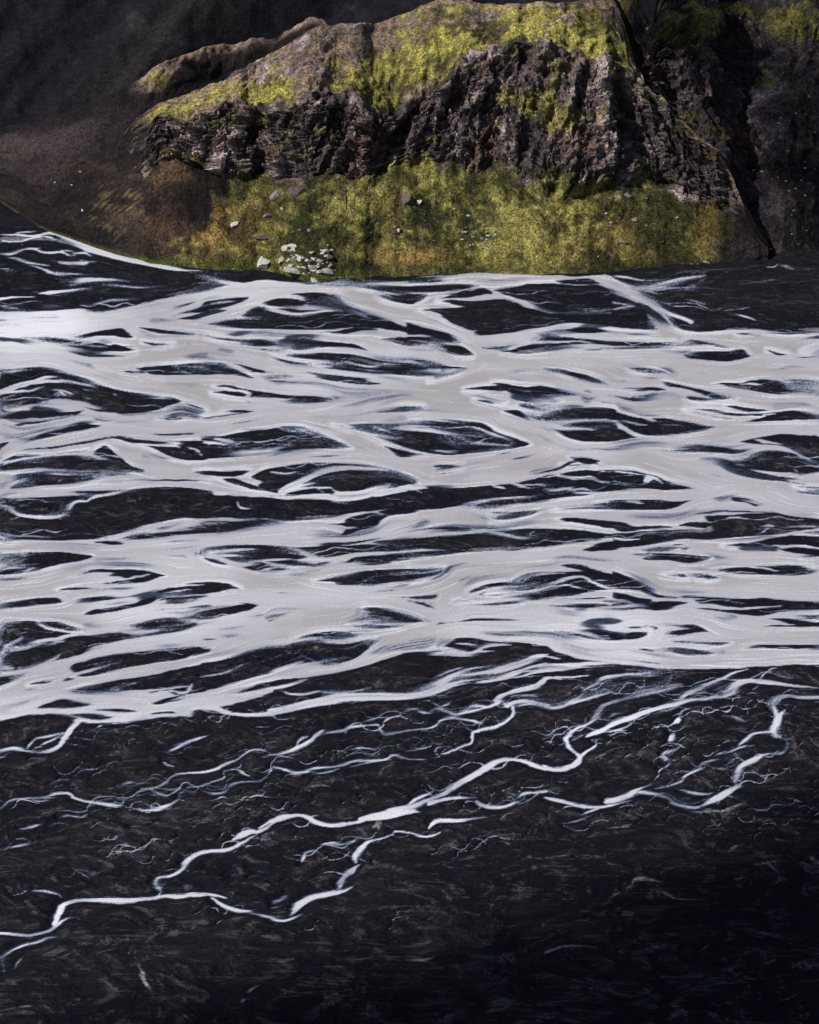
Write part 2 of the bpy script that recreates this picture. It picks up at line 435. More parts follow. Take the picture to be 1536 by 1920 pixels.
G 600 340 740 345 900 370 1080 375 1200 372 1350 362 1450 370 1536 395 1560 400 1536 425 1400 432 1250 440 1100 442 950 435 1080 415 1160 400 1050 388 900 388 780 372
W 1130 388 14 1210 385 8
G 540 345 640 370 760 400 860 408 960 425 840 415 720 395 600 368
G 400 665 480 650 540 625 620 615 720 622 850 640 940 658 860 675 720 680 480 685 520 668
W 490 645 6 510 670 6
S 640 730 700 715 770 720 820 740 720 742
G 930 590 1030 570 1140 550 1250 537 1400 540 1560 560 1560 745 1480 735 1400 705 1340 665 1260 625 1120 605 1020 600
W 1060 572 8 1140 588 16 1250 608 6
G 845 755 940 735 1040 710 1010 695 1100 660 1180 655 1300 675 1360 700 1400 740 1560 790 1560 820 1400 850 1360 835 1200 830 1050 815 920 790
W 850 752 12 950 742 14 1030 735 6
W 900 770 6 990 775 6
F 1290 690 20 1320 740 50 1350 790 40 1380 840 14
W 1360 740 10 1440 770 10 1536 795 6
T 0 820 4
G -20 197 80 185 150 168 330 148 500 140 640 138 760 162 800 168 700 128 730 95 790 62 840 85 870 125 920 170 1000 215 1110 245 1080 265 950 280 830 297 740 300 830 262 700 275 600 275 540 258 400 240 280 228 180 240 80 250 -20 255
G 30 160 130 122 220 125 330 140 200 150 160 148 80 165
W 170 175 6 220 185 8 290 190 4
W 580 150 6 660 165 6
G 60 385 80 355 150 335 130 300 100 280 200 275 300 255 380 255 480 270 560 290 650 280 710 315 600 345 500 360 350 360 200 375
S 60 385 150 320 380 340 300 370
F 130 300 10 200 320 12 280 350 8
F 200 285 10 270 310 14 400 345 8
G 505 410 600 403 760 400 890 398 850 415 700 425 560 425
G 940 325 1100 320 1250 318 1400 322 1560 335 1400 335 1200 330
G 1480 265 1580 255 1620 270 1560 288 1490 280
G 1070 60 1200 55 1290 62 1350 45 1300 30 1420 25 1580 20 1580 145 1450 165 1350 160 1240 125 1130 80
W 1010 58 10 1150 58 12 1290 58 14 1340 75 6
W 1400 70 8 1480 95 8 1530 130 6
S 1070 115 1180 130 1290 155 1200 165 1060 150
G -20 455 150 455 280 445 440 445 600 445 720 430 860 430 960 400 1080 385 1250 375 1400 378 1536 400 1580 405 1580 600 1400 605 1250 620 1080 650 950 695 850 735 700 765 560 770 400 768 200 755 -20 740
W -20 512 14 60 525 14 110 555 20 170 580 22 280 595 20 390 602 18 450 585 20 500 545 24 530 505 26 570 478 16 640 475 14 660 455 14 740 435 14 840 422 14
W 420 600 6 460 608 5
G -20 755 120 750 300 755 440 760 560 768 330 775 100 775 -20 775
W -20 742 10 200 742 8 400 752 6
G 700 788 780 778 860 778 915 795 820 805
G 920 755 1000 715 1080 705 1120 720 1240 700 1350 695 1440 690 1400 670 1536 640 1580 635 1580 715 1400 725 1200 745 1050 760
W 1290 700 10 1360 695 10 1430 688 4
S 1120 665 1250 640 1380 635 1200 690
S 1370 860 1440 850 1560 840 1560 890 1480 875
T 384 880 4
G 120 75 200 65 290 90 400 130 430 150 420 165 300 140 180 110
G 340 60 440 0 560 -25 700 -45 850 -52 1000 -42 1180 -35 1350 5 1536 60 1600 100 1536 125 1400 165 1200 170 1160 170 1000 200 900 185 700 200 580 190 500 170 430 150 400 120 440 95
W 560 170 20 660 120 40 750 80 50 850 35 50 950 5 40 1080 -5 30 1200 0 20 1340 10 14
W 640 160 30 740 110 16 830 97 8
W 560 195 20 700 150 18 800 130 14 870 135 12 950 135 10 970 160 8 1030 185 8
W 850 140 8 900 175 8
W 1000 205 60 1150 195 60 1280 160 55 1370 120 20
W 1300 185 40 1420 165 40 1536 130 30
W 490 15 6 560 22 12 640 25 10 690 15 5
G -20 168 100 195 250 205 450 210 600 225 800 235 1000 225 1200 205 1400 190 1536 170 1580 165 1580 290 1400 300 1200 315 1080 330 980 355 800 380 650 390 500 380 380 370 280 380 150 370 -20 360
W 220 240 8 240 270 10 280 290 8 330 292 5
W 960 232 16 1010 240 14 1060 255 5
G -30 395 60 385 130 390 250 395 380 375 460 390 580 405 450 430 300 445 170 475 100 485 80 470 -30 478
W 90 395 6 100 440 8 85 480 10
G 0 600 60 585 200 565 400 560 570 565 640 575 700 615 780 650 700 670 600 665 480 672 380 680 280 695 160 665 80 640 -10 620
W 0 640 30 120 620 24 260 605 16 390 600 6
W 120 650 16 230 640 16 290 645 4
G 640 575 760 575 900 573 1080 572 1200 558 1300 530 1420 520 1536 515 1580 513 1580 612 1400 620 1200 630 1050 645 940 660 850 660 780 620 700 590
W 620 575 20 700 605 20 760 640 14 850 665 10
W 1150 560 10 1260 560 12 1370 572 6
W 1400 555 10 1450 570 14 1510 585 6
G 290 735 350 730 400 700 440 700 530 735 480 755 400 768 330 750
G 480 695 560 685 650 668 720 690 770 705 740 730 640 725 560 715
G 500 770 580 740 660 740 600 765
G 760 715 860 700 960 698 880 725 780 735
S 640 795 760 765 900 735 1040 700 860 760 740 800
G -10 655 60 668 140 690 200 718 120 705 30 680
G 1040 708 1130 668 1230 655 1350 645 1440 635 1500 650 1536 660 1536 685 1420 695 1300 705 1150 705
G 810 838 930 820 1060 795 1200 780 1330 768 1300 790 1200 835 1160 870 1000 870 960 845
G 1180 872 1220 835 1330 785 1420 775 1580 785 1580 838 1400 850 1280 868
G -10 848 100 848 170 855 230 880 270 895 180 900 80 920 -10 925
S 1230 930 1300 905 1380 885 1536 850 1500 880 1350 930
G 930 415 1060 395 1060 375 1120 350 1270 320 1320 330 1380 345 1340 370 1290 415 1150 465 1060 495 1010 495 1060 465 1080 435 1000 415
W 1060 440 14 1100 440 12 1150 430 4
G 1310 315 1400 300 1536 290 1580 295 1580 325 1420 335 1380 345
T 768 880 4
G -20 170 80 150 150 128 330 138 480 132 620 122 760 112 900 85 1000 58 1120 38 1250 8 1420 2 1640 0 1720 25 1860 55 1990 100 2140 145 1940 158 1690 148 1536 168 1420 180 1330 200 1200 215 1050 230 960 225 880 212 700 218 540 232 420 258 300 290 180 305 0 318 -20 320
W 0 160 14 80 145 14 145 142 6
W 40 160 10 95 183 6
W 620 125 8 680 138 14 725 150 6
W 770 110 14 830 130 16 920 155 6
W 860 125 10 1000 128 12 1020 155 12 1090 165 14 1150 148 14 1220 150 12 1250 175 10 1320 180 10 1420 178 6
W 1230 160 8 1300 150 8 1370 170 5
W 1080 45 14 1200 65 14 1340 55 14 1390 70 14 1430 98 14 1500 105 12 1540 120 8
W 1500 85 6 1536 110 6
W 1420 5 10 1500 18 8
G -30 460 60 445 200 430 320 420 440 428 510 442 440 462 330 465 200 445 100 450 0 458
S 0 440 60 400 130 365 180 400 100 430
S 80 490 180 465 320 455 420 470 200 480
G 480 275 520 262 650 240 760 230 880 222 1000 215 1050 235 1000 255 860 268 760 270 640 295 540 305 490 292
F 690 235 8 710 260 5
F 730 232 8 750 258 5
F 790 230 8 800 255 5
F 840 230 10 850 260 5
G 620 380 680 350 760 335 800 320 900 312 970 308 940 335 840 365 740 385
G 600 325 700 318 690 335 640 332
G 1380 268 1450 255 1580 250 1580 290 1480 285 1430 272
G 1080 302 1200 295 1330 282 1430 280 1500 295 1300 295
G 1115 375 1200 365 1320 370 1450 385 1580 400 1580 450 1450 440 1390 420 1280 405 1160 395
G -20 515 150 508 350 495 500 480 650 465 680 455 800 455 950 450 1150 450 1300 462 1450 480 1560 490 1580 515 1400 530 1200 555 1000 580 800 598 600 605 480 612 380 620 280 600 120 595 -20 575
W 640 465 20 720 490 26 800 508 20 890 515 10 910 490 8 945 470 4
G 1280 608 1340 580 1400 555 1500 540 1580 535 1580 596 1450 610 1350 612
G -20 630 150 612 300 605 380 625 250 645 100 655 -20 660
S 300 820 420 790 520 800 430 835 360 840
G -20 745 100 740 255 735 220 775 120 810 -20 850
W -20 770 8 80 775 8 160 760 4
T 1152 880 4
Q 205 35 240 45 280 75 250 95 225 120 205 90
W 240 60 14 330 75 12 375 105 4
W 400 95 6 465 115 6
W 0 125 8 80 125 8 140 135 5
W 0 10 6 90 15 8 180 40 8
G 1365 130 1440 132 1580 140 1580 200 1450 195 1380 178 1470 152
G -30 235 60 232 200 228 350 230 480 240 580 235 500 270 400 295 300 308 180 308 60 305 -30 290
Q 100 240 150 235 190 240 225 262 160 258
G -20 395 60 400 140 430 250 425 400 420 440 430 300 445 140 462 40 465 -20 450
G 470 415 560 390 700 385 680 335 760 335 900 345 1050 335 1180 325 1320 345 1440 362 1580 377 1580 440 1420 450 1300 470 1200 490 1080 500 960 505 820 520 680 528 480 525 340 540 200 570 0 600 -20 600 -20 480 100 472 220 465 420 455 560 450 700 452
W 465 432 24 560 435 20 640 445 10 700 450 4
W 480 410 8 560 385 14 640 380 12 720 388 4
W 0 520 14 100 522 14 195 518 5
W 1080 500 6 1110 465 8 1160 440 4
F 1200 480 20 1300 455 20 1400 438 6
G 620 330 740 305 900 310 1050 320 1180 320 1000 330 820 318 700 325
G 895 200 960 205 1050 235 1130 275 1040 285 1000 262 900 235
G 800 570 960 550 1080 535 1200 510 1320 490 1440 495 1580 510 1580 585 1500 575 1400 560 1250 565 1100 570 940 578
S 1430 510 1536 530 1500 560
G 1410 470 1580 460 1580 490 1480 488
G 1240 600 1340 582 1470 585 1580 600 1580 640 1450 660 1380 658 1440 640 1300 625
G 130 638 240 630 340 625 480 630 600 640 720 655 680 680 560 705 430 690 300 685 210 675 270 650
S 640 605 740 625 850 660 780 675 720 655
G 440 560 500 555 510 565 460 572
G 490 590 560 582 520 602 495 608
G 740 755 850 742 960 730 1080 745 1060 730 1200 720 1300 712 1420 725 1480 745 1495 770 1420 790 1280 802 1100 792 950 785 820 765
W 1050 735 8 1150 745 10 1220 765 5
G 340 790 430 790 430 803 380 800
G 445 790 500 785 520 810 460 808
G 570 780 640 780 760 820 680 835 640 815 590 810
S 560 740 660 735 720 750 640 760
T 0 1030 4
G -20 28 90 28 190 45 130 75 -20 112
G 40 130 120 85 210 50 180 20 300 18 450 22 600 35 700 45 700 62 640 80 520 100 380 140 280 165 180 178 60 188 -20 190 -20 155
W 0 155 8 80 142 10 200 145 6
W 190 175 20 240 155 14 290 140 4
W 160 28 8 200 38 10 215 45 4
G 590 210 650 165 720 150 860 150 1000 150 1130 165 1240 195 1150 220 1060 250 900 262 780 262 880 240 960 215 880 205 820 205 840 175 720 170 640 185
W 680 200 50 780 205 40 840 220 14
W 880 235 10 1000 212 14 1120 185 5
G 420 310 540 288 640 290 740 300 640 305 540 312
G -20 417 100 400 180 385 300 375 420 372 475 405 400 415 250 425 100 438 -20 446
W 210 395 8 250 415 8
S 790 415 900 390 1000 385 940 405
G 640 490 700 460 820 440 960 410 1080 370 1160 365 1100 400 960 440 820 475 720 495
G 1160 325 1260 295 1400 280 1560 275 1580 325 1400 345 1260 345
W 1200 340 10 1300 320 10 1440 300 8
G 1370 265 1450 252 1580 248 1580 270 1450 268
G 1420 440 1480 425 1580 415 1580 440
G 1380 510 1480 490 1580 480 1580 522 1440 525
G -20 548 100 530 200 525 300 535 400 545 500 570 610 605 620 640 720 640 850 625 920 625 1000 650 1100 655 940 685 800 715 700 745 600 785 400 830 300 865 200 890 -20 908
G 950 575 1060 550 1200 515 1270 515 1400 545 1470 560 1400 590 1280 625 1120 655 1020 655 1180 620 1200 590 1100 605
W 280 535 14 310 560 30 340 585 20 420 605 16 520 620 14 600 625 10
W 330 545 14 340 590 10
W -20 742 14 60 755 20 140 755 20 200 740 20 260 700 20 330 685 20 420 680 22 500 655 22 580 640 20 680 638 16 770 640 8
W -20 712 12 60 715 12 110 690 12 155 665 10 160 630 6 200 615 4
W 30 720 20 80 748 14
W 200 745 10 290 710 10 350 725 10 400 705 10 480 690 5
W -20 914 16 160 905 14 260 880 16 340 840 16 390 810 14 435 785 6
W 250 710 8 300 680 10
W 1170 545 8 1210 560 6
G 500 885 540 860 650 830 800 800 960 775 1150 750 1300 735 1450 722 1560 740 1580 765 1450 800 1380 825 1250 840 1100 865 940 895 800 930 600 945 540 920
W 540 930 16 700 895 20 800 870 12 860 848 5
W 1250 845 10 1380 825 10 1490 775 10
G 30 945 100 930 180 930 150 955 40 960
T 384 1080 4
G -30 272 100 240 250 215 300 203 400 222 350 255 230 285 100 310 0 330 -30 330
W -20 250 14 120 230 14 300 215 8
S 320 315 420 290 560 285 660 265 560 325 460 380 490 345 430 312
G -30 463 70 465 30 474 -30 474
G -30 530 50 545 0 575 -30 585
S 80 440 200 430 330 445 430 430 300 470 180 468
G 690 465 800 430 940 412 1060 420 1150 445 1060 470 920 470 860 455 780 462
G 340 560 480 525 600 510 660 490 780 475 900 480 1000 500 1150 470 1290 468 1230 520 1180 550 1130 600 1050 640 960 670 860 660 930 625 740 660 830 610 700 655 540 715 400 755 250 800 100 840 0 865 -30 872 -30 668 100 640 240 600
W 800 465 20 870 465 16 930 490 16 1050 495 14 1150 475 8
F 820 530 20 840 545 24 850 555 10
W 0 758 8 120 745 10 200 710 10 260 680 8 315 655 4
G 1190 240 1260 232 1350 240 1450 265 1560 300 1640 335 1560 350 1400 360 1250 350 1220 320 1250 270
W 1240 340 10 1330 335 8 1400 310 6
S 1040 360 1120 330 1220 310 1240 345
G 1080 380 1250 370 1400 380 1500 370 1400 395 1200 395
S 1210 580 1300 530 1400 500 1560 480 1560 540 1400 560 1290 580
G 80 910 240 868 400 812 560 785 700 778 705 800 560 832 400 872 240 902
W 60 935 60 200 905 50 350 880 30 480 850 24 600 825 16 700 800 12 760 780 6
W 580 850 10 640 880 10 740 885 12 820 870 10 860 862 8
W 870 865 8 960 878 12 1060 882 12 1160 860 12 1260 830 5
T 768 1080 4
G 440 120 520 75 620 50 760 45 780 20 860 -20 1000 -30 1180 -30 1300 -35 1120 -78 1180 -85 1300 -65 1420 -30 1536 -12 1690 25 1840 95 1690 105 1536 95 1400 110 1250 150 1100 175 920 190 860 160 720 155 560 145 490 135
W 480 135 30 600 95 20 700 80 14 850 72 6
W 560 140 20 640 115 50 760 125 40 880 125 24 980 105 20 1060 70 26 1130 35 28 1230 8 20 1300 5 14 1350 30 14 1420 65 12 1480 85 10 1540 80 8
W 740 15 10 840 45 10 870 25 14 920 -5 16 1000 -15 14 1160 -22 10
W 640 30 20 740 40 20 860 45 8
W 1080 90 8 1160 72 10 1230 80 8 1350 105 5
W 1390 30 6 1470 28 6
G 340 175 420 185 500 205 650 200 760 185 820 180 830 215 700 220 560 215 440 200
G 1120 225 1250 215 1400 200 1480 215 1560 235 1400 240 1200 240
G 1230 180 1400 160 1500 155 1400 172
S -20 470 120 458 220 460 180 500 100 540 -20 545
S 220 480 380 470 330 500 200 530
G 280 520 360 512 500 520 540 540 470 570 420 575 330 545
W -20 553 30 100 548 30 200 540 30 270 545 24 340 562 20 440 585 14 520 560 18 580 530 20 660 515 18 780 518 8
W 340 512 12 420 515 12 510 523 5
W 440 585 12 540 570 12 650 565 5
F 780 520 8 880 555 8
F 400 490 6 470 495 8 540 490 5
W 0 900 40 100 885 36 170 860 60 250 800 50 320 755 40 400 720 24 480 690 12 600 675 5
W 400 740 16 520 735 16 620 720 36 740 690 50 840 660 46 920 630 46 980 605 34 1060 588 10
W 1040 600 8 1120 615 12 1150 625 5
W 200 855 40 300 825 44 420 805 40 540 795 34 640 790 30 720 765 40 800 735 34 860 715 24 960 680 14 1060 655 10
W 1000 690 30 1100 680 26 1250 668 14 1400 660 12 1536 660 8
W 860 720 14 1000 715 14 1150 705 10 1300 690 5
W 780 770 12 880 755 14 960 735 14 1080 720 8 1200 710 5
W 880 765 8 935 770 6
W 660 950 50 690 910 36 760 885 14 840 860 20 930 840 24 990 800 24 1050 772 16 1140 778 8
G 1070 425 1150 425 1250 440 1350 460 1440 480 1350 478 1200 455
G 1300 398 1400 405 1560 440 1600 470 1540 485 1450 478 1400 440
S 1340 545 1440 550 1536 560 1440 560
G 340 245 380 255 345 268
T 1152 1080 4
G -20 -35 60 -15 150 25 230 60 300 95 150 105 0 93 -20 93
G 170 110 280 100 320 130 440 150 600 145 760 155 960 158 800 165 620 165 440 168 300 155
G 580 178 720 165 900 165 1100 158 1200 170 1340 190 1250 222 1100 228 960 235 860 225 740 205 640 200
G 600 245 720 238 860 252 1000 252 1100 240 1250 225 1340 192 1580 197 1580 262 1400 260 1240 272 1130 300 1050 300 900 278 780 258
G -20 120 80 135 180 170 290 182 240 215 160 210 120 200 60 180 -20 165
G 250 240 300 205 400 188 540 198 450 230 360 252 280 250
G -20 210 60 205 140 225 60 240 -20 240
W 100 195 12 170 230 14 250 220 12 300 190 10
S 740 290 850 295 950 320 820 345
G 1150 322 1260 318 1400 330 1580 345 1580 370 1400 378 1260 380 1100 385 1220 365 1350 360 1240 340
G 1360 300 1440 292 1580 295 1580 330 1450 320
G 340 345 440 360 560 360 630 375 710 418 600 425 400 468 350 480 480 435 380 440 450 410 600 390 460 380
G 60 380 150 375 240 372 150 388
G 80 430 190 422 240 445 150 475 70 478
G 540 485 620 488 760 488 880 495 800 520 700 505 580 498
G 980 548 1080 520 1250 515 1450 512 1580 508 1580 545 1400 550 1200 550
G 170 555 240 550 300 578 220 568
G 350 548 440 535 560 545 700 560 775 582 640 590 500 585 420 570
S 100 560 240 580 400 600 560 610 700 600 500 620 250 600
T 0 1220 3
G 390 230 480 200 600 175 760 150 900 130 1000 105 1150 80 1300 45 1430 5 1580 -12 1580 108 1450 145 1300 180 1200 215 1100 245 1000 250 940 225 860 240 700 230 600 235 460 235
G 1240 318 1330 300 1430 270 1536 235 1600 215 1600 310 1536 330 1440 345 1340 345 1280 335
W 590 235 6 660 215 14 685 195 6
W 700 230 14 850 225 14 950 215 8 1060 185 4
W 960 225 10 1050 240 14 1090 210 10 1105 190 4
W 715 195 4 770 182 4
G -20 150 60 128 140 130 80 165 -20 195
G 160 188 220 168 295 160 290 180 200 188
G 350 175 380 145 420 155 370 172
S 60 235 150 210 230 210 150 235
G 200 325 260 300 360 270 420 285 520 300 440 325 330 330
G 850 295 930 270 1060 250 1040 275 960 285 900 300
G 560 330 680 325 780 348 640 345
G 400 360 560 362 610 380 520 388 430 370
G 830 350 960 345 980 355 850 358
W 430 392 20 600 400 16 720 395 14 820 387 6
W 460 395 24 420 430 34 395 470 40 370 505 34 340 540 30 290 565 26 230 572 18 170 560 18 100 550 24 40 560 24 -10 575 20
W -10 600 8 30 595 8 80 570 8
W 180 555 8 200 520 8 220 495 8 290 480 8 370 465 6
W 210 560 6 290 515 6 370 470 6
W 350 530 10 370 510 12 410 500 10
W 440 490 6 520 505 6
W 440 465 8 475 450 6
W 490 465 6 540 440 6 570 415 6
W 370 530 6 440 535 6
W 920 578 6 960 560 16 1010 535 20 1060 520 18 1120 500 14 1170 482 5
W 960 545 8 1000 525 8
W -10 898 10 60 850 14 120 835 14 200 825 12 260 825 10 330 805 14 400 800 14 440 825 20 500 850 20 560 860 22 640 868 24 690 862 14 710 830 10 705 805 6 740 790 4
W 700 850 8 760 810 10 800 785 10 880 770 14 930 745 14 980 708 12 1060 692 12 1140 685 14 1200 668 14 1270 635 12 1340 608 10 1400 565 10 1450 555 10 1520 575 8
W 890 775 8 960 778 8 1020 765 6
W 190 835 8 230 850 8 300 840 6
W 260 830 8 330 830 6
W 720 870 5 770 880 8 830 890 12 900 885 20 960 870 16 1010 840 14 1020 800 10 1060 770 12 1130 765 10 1180 745 6 1240 715 8 1250 680 8 1330 660 10 1360 620 8
W 1130 780 8 1180 805 12 1240 800 12 1290 755 14 1360 738 12 1440 735 10 1490 710 10 1520 680 10 1536 665 10
W 1310 672 8 1350 685 14 1410 725 5
W 1450 610 6 1500 595 10 1560 590 8
W 560 890 6 480 930 10 440 940 8 380 930 12 330 940 6
W 680 752 6 720 745 10 760 740 5
F 590 670 8 610 650 12 650 635 6
F 490 635 8 570 622 8
F 300 660 8 390 660 6
W 910 635 5 940 650 6 975 655 4
W 1420 435 6 1500 430 10 1540 425 6
F 780 505 8 800 512 12 850 505 6
W 60 400 10 100 408 5
T 512 1220 3
W -20 344 40 100 320 34 200 295 36 300 275 40 400 262 40 500 262 40 600 262 40 700 258 36 800 250 30 880 240 20
W 0 590 14 60 580 18 130 550 16 200 520 20 250 470 18 295 440 10
W 130 550 8 160 500 6 200 480 5
W 300 460 10 400 455 14 430 430 16 500 430 10 550 425 8 590 418 10 605 445 12 640 475 12 720 460 14 800 445 12 860 440 12 920 415 12 940 390 12 1010 378 12 1100 392 12 1170 405 10 1210 425 10
W 490 408 8 560 390 12 600 378 10 700 375 10 720 345 12 780 328 14 830 350 14 910 352 6
W 870 345 8 920 328 10 980 345 10 1040 362 10 1090 345 10 1130 312 10 1210 325 10 1270 295 14 1300 258 16 1370 228 16 1440 210 14 1500 190 14 1540 170 10
W 1040 365 6 1120 345 10 1220 325 10
W 1290 290 10 1320 312 14 1370 292 14 1440 285 14 1536 300 10
W 1355 315 14 1360 350 16 1330 390 16 1270 425 18 1210 432 14 1140 450 14 1120 480 14 1120 515 12 1050 545 12 990 570 12 940 578 8
W 1340 260 6 1450 250 8 1500 255 4
W 1385 310 6 1450 300 8 1536 312 6
W 0 660 14 60 672 10 130 695 18 200 685 14 250 660 8 330 655 8 400 640 12 460 620 12 540 618 10 620 615 12 670 590 14 720 600 12 780 612 10 860 610 10 930 600 8 910 570 10 930 545 8 990 540 5
W 240 690 8 330 675 10 410 645 8
W 440 650 6 520 632 8 600 625 8
W 830 620 5 870 645 6 935 655 5
W 980 645 6 1060 625 6 1090 575 4
W 780 545 5 830 552 10 890 540 6
W 430 555 5 490 545 8 570 565 5
W 490 945 30 600 925 50 680 905 50 770 880 40 860 845 26 930 815 26 1010 780 32 1080 740 40 1150 690 46 1200 650 46 1270 615 36 1340 605 26 1420 620 26 1480 645 28 1536 665 18
W 750 875 10 800 840 18 870 810 12 910 785 4
W 880 855 30 960 835 24 1040 830 20 1150 830 5
W 780 900 20 860 905 5
W 1150 850 14 1220 880 26 1300 885 24 1360 870 20 1410 855 8
W 1370 845 12 1410 815 20 1470 795 18 1540 790 14
W 1340 530 8 1400 520 8
F 1500 560 8 1536 552 8
F 740 712 8 780 706 6
F 220 775 14 270 765 16 330 780 8
T 1024 1220 3
W -10 650 18 40 668 22 110 665 24 170 640 30 190 605 24 170 580 20 140 550 24 125 510 28 130 480 34 170 450 24 220 425 18 270 395 16 295 365 12
W 265 385 24 285 330 28 310 300 24 370 285 18 440 275 14 500 245 18 530 210 12 600 190 10 630 170 10 630 145 6
W 190 600 14 230 570 16 280 535 10 285 500 5
W 225 480 16 300 450 30 380 405 30 460 375 30 550 345 30 640 315 26 740 290 24 800 275 20 900 265 18 1000 258 16 1060 235 14 1080 225 6
W 1000 250 24 1040 215 34 1090 185 28 1150 175 18 1240 180 20 1330 185 16 1420 195 12 1536 205 10
W 740 275 14 780 240 16 860 210 16 940 180 14 1000 150 12 1080 120 8 1140 105 6
W 500 250 18 580 245 16 650 225 14 700 210 16 740 200 8
W 665 205 8 690 175 12 715 140 12 725 112 6
W -10 300 16 40 318 18 100 310 18 130 280 20 170 255 14 220 215 12 280 180 14 330 150 14 400 140 12 480 130 12 560 130 12 640 112 8
W 150 280 12 250 255 12 330 235 10 380 200 10 430 180 5
W 250 200 10 275 225 10 240 255 8
W 0 110 16 100 95 20 200 85 16 340 78 10
W 0 120 8 140 105 8 250 98 6
W 0 165 10 60 155 8 160 150 6 240 140 4
W 240 100 6 250 85 6
W 200 475 8 150 510 8
W 100 485 6 0 475 5
W 310 455 10 390 445 10 435 430 4
W 340 390 6 370 350 8 430 340 4
W 1556 255 20 1450 260 18 1370 250 14 1310 265 24 1275 300 24 1290 340 24 1310 365 14
W 1350 335 8 1325 370 30 1300 410 44 1275 450 44 1290 480 28 1330 495 12 1355 530 12 1340 570 12 1280 585 8 1230 585 10 1190 610 30 1130 640 30 1080 690 20 1060 735 20 1075 765 20 1010 800 40 940 840 36 890 870 14
W 1075 768 14 1120 775 4
W 1260 460 20 1190 465 14 1140 480 20 1100 520 20 1090 540 8
W 1150 460 8 1190 435 4
W 1180 525 5 1110 540 12 1040 565 14 970 585 12 950 600 8
W 1040 570 6 1080 590 8 1080 615 6 1020 640 6 990 662 6 930 650 6
W 860 640 6 900 622 10 980 605 6
W 860 640 6 880 665 24 830 685 22 780 710 20 760 740 18 690 765 16 630 780 14 560 785 8
W 540 775 8 600 740 6 630 715 6 635 685 6 680 655 8 690 630 12 650 605 14 660 580 12 710 570 14 740 540 4
W 340 850 40 420 835 40 480 810 40 530 775 14
W 520 800 14 600 812 16 680 830 16 720 860 16 790 880 18 860 885 14 890 860 8
W 760 785 8 820 800 14 900 805 10 940 795 4
W 0 828 20 80 845 26 170 868 24 270 880 22 350 875 20 430 855 14 500 842 5
W 200 930 8 240 905 14 290 885 14
F 0 785 24 90 772 6
F 740 340 10 850 320 18 960 315 14 1050 308 6
W 725 365 6 745 335 8
W 700 410 10 730 390 34 745 375 10
W 670 430 6 690 455 6
W 670 510 10 690 490 36 705 465 14
W 1030 360 8 1060 375 10 1100 400 6
F 940 440 8 890 455 8
F 930 405 8 1000 390 8
W 1215 180 8 1220 145 8 1260 110 6 1300 100 6
W 1170 215 8 1200 200 6
F 280 620 12 330 595 12
T 0 1500 3
W -10 750 24 80 752 30 160 765 30 240 750 28 300 725 28 350 690 24 390 670 14 460 663 5
W 310 695 34 325 650 36 345 610 36 380 580 30 450 560 26 560 555 34 660 560 40 760 560 32 860 555 20 920 545 24 1000 548 30 1080 535 24 1160 535 20 1230 545 16 1300 557 6
W 880 550 12 900 520 16 880 490 22 865 465 24 890 435 20 960 425 22 1030 400 24 1070 350 34 1120 305 34 1190 288 28 1280 280 26 1360 240 22 1410 210 14 1460 198 6
W 1190 555 14 1240 590 26 1310 615 26 1390 628 16 1450 615 5
W 1390 632 10 1480 650 14 1540 668 14
W 890 430 8 915 395 4
W 905 500 8 930 460 6
W 1290 240 10 1340 205 36 1400 180 36 1450 180 28 1500 155 24 1546 125 24
W 1460 160 14 1536 115 14
W -10 960 20 10 900 30 50 860 26 120 825 26 200 805 24 270 780 20 335 768 10
W 0 968 8 40 940 5
W 70 940 12 110 910 14 135 880 4
W 410 372 5 440 395 8 490 425 8 520 455 5
W 170 515 6 250 515 10 330 530 8 350 550 4
W 80 535 5 140 515 6
W 0 275 10 60 262 10 120 250 12 180 243 5
W 280 150 6 340 135 8
W 100 165 6 180 158 8 215 148 4
W 330 98 8 440 88 5
W 1300 440 6 1330 410 5
W 1400 390 8 1470 405 6 1540 420 5
W 580 215 5 620 225 6 660 212 4
F 0 1220 16 120 1180 20 220 1150 20 290 1100 10
F 670 920 8 710 900 12 740 850 12 750 780 10
F 760 850 14 790 950 24 840 1040 30 870 1090 12
F 520 890 10 650 845 12 720 850 8
F 250 960 10 240 1010 14 270 1060 10
F 1350 1180 20 1400 1100 24 1470 1060 10
F 1350 1190 10 1480 1190 14 1520 1210 10
T 512 1500 3
W -10 125 30 60 100 36 140 90 22 200 105 30 260 130 30 330 143 26 420 138 24 490 120 24 540 95 30 600 90 46 680 75 54 760 50 40
W 720 70 40 800 58 24 860 60 6
F 600 110 50 590 150 50 580 190 30
W 680 190 14 620 215 16 560 225 20 530 250 34 490 290 40 460 325 30 465 350 20
W 495 350 10 460 385 34 410 420 40 385 470 36 390 500 14
W 470 478 6 420 505 20 340 525 30 250 540 36 180 565 40 130 600 40 100 650 20
W -10 670 14 50 682 18 110 670 20 180 630 10
W 670 190 10 700 172 14 760 185 10 830 202 12 900 200 8 960 182 4
W 890 160 14 910 130 26 960 112 22 1050 115 20 1130 105 16 1200 97 10 1290 80 5
W 0 385 10 80 362 10
W 160 355 8 175 320 20 190 290 12 260 280 5
W 280 248 10 340 238 14 400 240 8 460 230 12 490 210 6
W 0 570 14 50 550 8 80 535 4
W 0 605 8 60 590 8
F 950 370 10 980 390 10 1040 395 8
F 1020 342 8 1100 335 8
F 870 330 10 910 305 8
F 1200 740 8 1290 705 8 1310 720 14 1390 690 24 1440 665 18 1490 660 10 1510 710 24
F 740 905 14 850 905 18 960 870 10
F 350 900 14 380 950 16
F 1180 240 14 1260 230 20 1330 260 12
T 1024 1500 3
